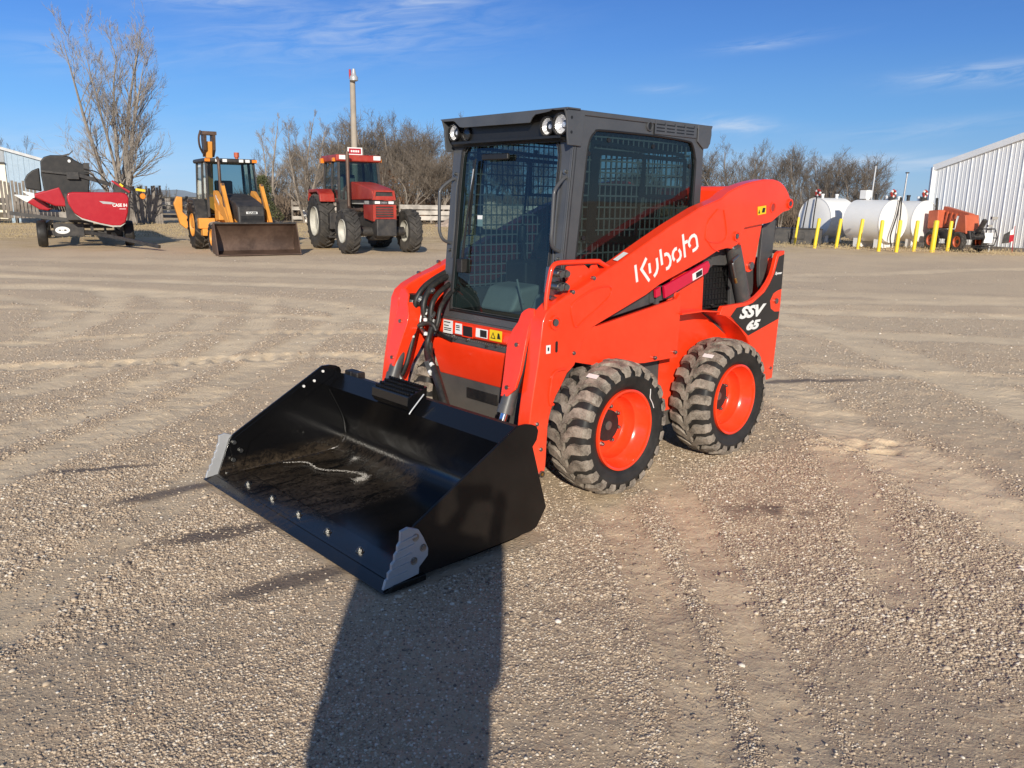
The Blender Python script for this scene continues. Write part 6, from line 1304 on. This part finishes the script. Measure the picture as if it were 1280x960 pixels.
# undergrowth: dense dry brush under both woods, and thin grass by the fences
def brush(name,spans,n,hmin,hmax,mat,label,seed,sz=.016):
    rs_=np.random.RandomState(seed); k=rs_.randint(len(spans),size=n); sp_=np.array(spans)[k]; px=sp_[:,0]+(sp_[:,1]-sp_[:,0])*rs_.rand(n); ds=sp_[:,2]+(sp_[:,3]-sp_[:,2])*rs_.rand(n)
    a=np.arctan((px-640)/1003.75); P=np.stack([ds*np.sin(a),ds*np.cos(a),np.zeros(n)],1); hh=rs_.uniform(hmin,hmax,n)*(1+.5*vnoise(P[:,0],P[:,1],.3,3)); dr=np.stack([rs_.randn(n)*.35,rs_.randn(n)*.35,np.ones(n)],1)
    z0=rs_.rand(n)*hh*.6; P[:,2]=z0; T_=P+dr*(hh*.45)[:,None]; w_=rs_.uniform(.6,1.4,n)*sz; sd=np.stack([np.ones(n),np.zeros(n),np.zeros(n)],1)*w_[:,None]
    q=MB(); q.v=[tuple(p) for p in np.stack([P-sd,P+sd,T_],1).reshape(-1,3)]; q.f=[(3*i,3*i+1,3*i+2) for i in range(n)]
    o=q.build(name,mat,smooth=False); tag(o,label,'brush',kind='stuff'); return o
brush('undergrowth',[(300,700,54,70)],17000,.8,2.2,'brush','dense dry brown brush filling the woods behind the tractor',3,.03)
brush('undergrowth',[(740,1110,52,68)],17000,.8,2.1,'brush','dense dry brown brush filling the woods behind the fuel tanks',4,.03)
brush('dry_grass',[(-80,640,33,50),(640,1330,31,44)],26000,.05,.16,'straw','thin dry grass along the edge of the yard',5,.012)
# faint far tree line and hills on the horizon
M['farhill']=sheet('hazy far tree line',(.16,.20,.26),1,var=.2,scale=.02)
q=MB(); n=220; vs=[]
for i in range(n+1):
    a=R(-60+120*i/n); d_=900; hh=5+1.6*math.sin(i*.31)+.9*math.sin(i*.83+1)+.6*math.sin(i*2.1); vs+=[(d_*math.sin(a),d_*math.cos(a),-1),(d_*math.sin(a),d_*math.cos(a),hh),(1.15*d_*math.sin(a),1.15*d_*math.cos(a),-1)]
q.v=vs; q.f=[f for i in range(n) for f in ((3*i,3*i+3,3*i+4,3*i+1),(3*i+1,3*i+4,3*i+5,3*i+2))]
o=q.build('hills','farhill'); o['kind']='structure'
Lf='small hazy bare tree far beyond the board fence'; 
for px,dist,top in ((208,120,238),(214,125,234),(221,118,238),(182,110,230),(120,100,215),(30,100,190)):
    x,y=ray(px,dist); hgt=1.55+dist*(244-top)/1003.75; put(rs.randrange(5),x,y,hgt/7.5,Lf,'distant trees beyond the fence',.9)

# ---------------------------------------------------------------- the person taking the picture (behind the camera, casts the long shadow)
def skin(name,verts,edges,radii,mat,parent,root=0,lev=2):
    me=bpy.data.meshes.new(name); me.from_pydata([Vector(v) for v in verts],edges,[]); o=bpy.data.objects.new(name,me); C.objects.link(o)
    if parent: o.parent=parent
    o.modifiers.new('skin','SKIN'); sv=me.skin_vertices
    if not sv:
        bm=bmesh.new(); bm.from_mesh(me); bm.verts.layers.skin.verify(); bm.to_mesh(me); bm.free(); sv=me.skin_vertices
    for i,r_ in enumerate(radii):
        sv[0].data[i].radius=(r_,r_) if not isinstance(r_,tuple) else r_
        sv[0].data[i].use_root=(i==root)
    ss=o.modifiers.new('smooth','SUBSURF'); ss.levels=lev; ss.render_levels=lev; me.materials.append(M[mat])
    return o
PX,PY=-.20,-.36
P_=empty('person',(PX,PY,0),0,'person in dark jacket and jeans holding up a phone with both hands','person')
hL=(.24-.075,.30,1.50); hR=(.24+.075,.30,1.50)
bv=[(0,0,.98),(0,0,1.12),(0,.01,1.30),(0,.0,1.44),(0,.01,1.53),(0,.03,1.60),(0,.045,1.70),(0,.03,1.78)]; be=[(i,i+1) for i in range(7)]; br=[.15,.14,.155,.12,.06,.075,.092,.06]
def limb(pts,rs_,start):
    n=len(bv); 
    for i,(p,r_) in enumerate(zip(pts,rs_)): bv.append(p); br.append(r_); be.append((start if i==0 else n+i-1,n+i))
limb([(-.20,0,1.43),(-.22,.02,.98),hL],[.06,.05,.03],3); limb([(.20,0,1.43),(.24,.04,.98),hR],[.06,.05,.03],3)
limb([(-.10,0,.90),(-.12,.02,.50),(-.13,-.02,.09),(-.13,.12,.05)],[.09,.065,.045,.04],0); limb([(.10,0,.90),(.12,.02,.50),(.13,-.02,.09),(.13,.12,.05)],[.09,.065,.045,.04],0)
body=skin('body',bv,be,br,'skin',P_)
q=MB(); q.lathe([(.001,-.012),(.013,-.008),(.013,.008),(.001,.012)],(-.035,.118,1.70),'y',12); q.build('eye','white',body); q=MB(); q.lathe([(.001,-.012),(.013,-.008),(.013,.008),(.001,.012)],(.035,.118,1.70),'y',12); q.build('eye','white',body)
q=MB(); q.prism([(0,1.71),(-.014,1.665),(.014,1.665)],.11,.150); q.build('nose','skin',body,bevel=.004)
q=MB(); q.box(-.028,.028,.10,.118,1.632,1.640); q.build('mouth','casered',body)
for s in (1,-1):
    q=MB(); q.lathe([(.001,-.01),(.028,-.008),(.032,0),(.02,.012),(.001,.012)],(s*.092,.03,1.695),'x',14); q.build('ear','skin',body)
q=MB(); n=24
for i in range(9):
    t=i/8*PI*.58; q.v+=[(.104*math.sin(t)*math.cos(2*PI*k/n),.025+.112*math.sin(t)*math.sin(2*PI*k/n)-(.012 if i>5 else 0),1.715+.125*math.cos(t)) for k in range(n)]
q.f=[(i*n+k,i*n+(k+1)%n,(i+1)*n+(k+1)%n,(i+1)*n+k) for i in range(8) for k in range(n)]; q.build('hair','hair',P_)
skin('jacket',[(0,0,.70),(0,0,1.05),(0,.0,1.28),(0,0,1.43),(0,.01,1.50),(-.21,0,1.42),(-.23,.02,.98),(-.06+.02,.20,1.38),(.21,0,1.42),(.25,.04,.98),(.31,.20,1.40)],[(0,1),(1,2),(2,3),(3,4),(3,5),(5,6),(6,7),(3,8),(8,9),(9,10)],[(.31,.17),(.30,.17),(.27,.16),(.17,.14),.085,.07,.068,.048,.082,.068,.048],'jacket',P_)
for s in (1,-1):
    skin('trouser_leg',[(s*.09,0,.96),(s*.11,.01,.70),(s*.12,.02,.50),(s*.13,-.02,.12)],[(0,1),(1,2),(2,3)],[.115,.105,.08,.065],'jeans',P_)
    q=MB(); q.prism([(-.10,.0),(-.10,.09),(-.04,.13),(.03,.12),(.10,.07),(.19,.055),(.20,.0)],s*.13-.048,s*.13+.048,'x'); q.build('boot','boot',P_,bevel=.018,seg=3)
# hands: palm and five separate bent fingers closing on the phone edges
for s,hx in ((-1,.165),(1,.315)):
    hv=[(hx,.285,1.475),(hx+s*.012,.305,1.51)]; he=[(0,1)]; hr=[.026,.024]
    for k in range(4):
        L_=(.9,1.0,.95,.78)[k]; n=len(hv); z=1.488+.019*k; hv+=[(hx+s*.020,.318,z),(hx+s*.012,.342*1.0,z+.004),(hx-s*.012*L_,.349,z+.006),(hx-s*.030*L_,.346,z+.007)]; he+=[(1,n),(n,n+1),(n+1,n+2),(n+2,n+3)]; hr+=[.0095,.009,.0085,.0075]
    n=len(hv); hv+=[(hx-s*.004,.290,1.500),(hx-s*.022,.297,1.520),(hx-s*.034,.303,1.538)]; he+=[(0,n),(n,n+1),(n+1,n+2)]; hr+=[.012,.0105,.0085]
    skin('hand',hv,he,hr,'skin',P_,0,2)
f_=empty('phone',(0,-.022,1.55),0,'dark slim phone held up between both hands','phone')
q=MB(); q.box(-.078,.078,-.004,.004,-.038,.038); ph=q.build('phone_body','black',f_,bevel=.0035,seg=3)
q=MB(); q.box(-.072,.072,-.0052,-.0042,-.033,.033); q.build('screen','decal',ph)
# keep the lens clear of the hands: the figure stands a little behind the phone
P_.location=(PX,PY-.012,0)
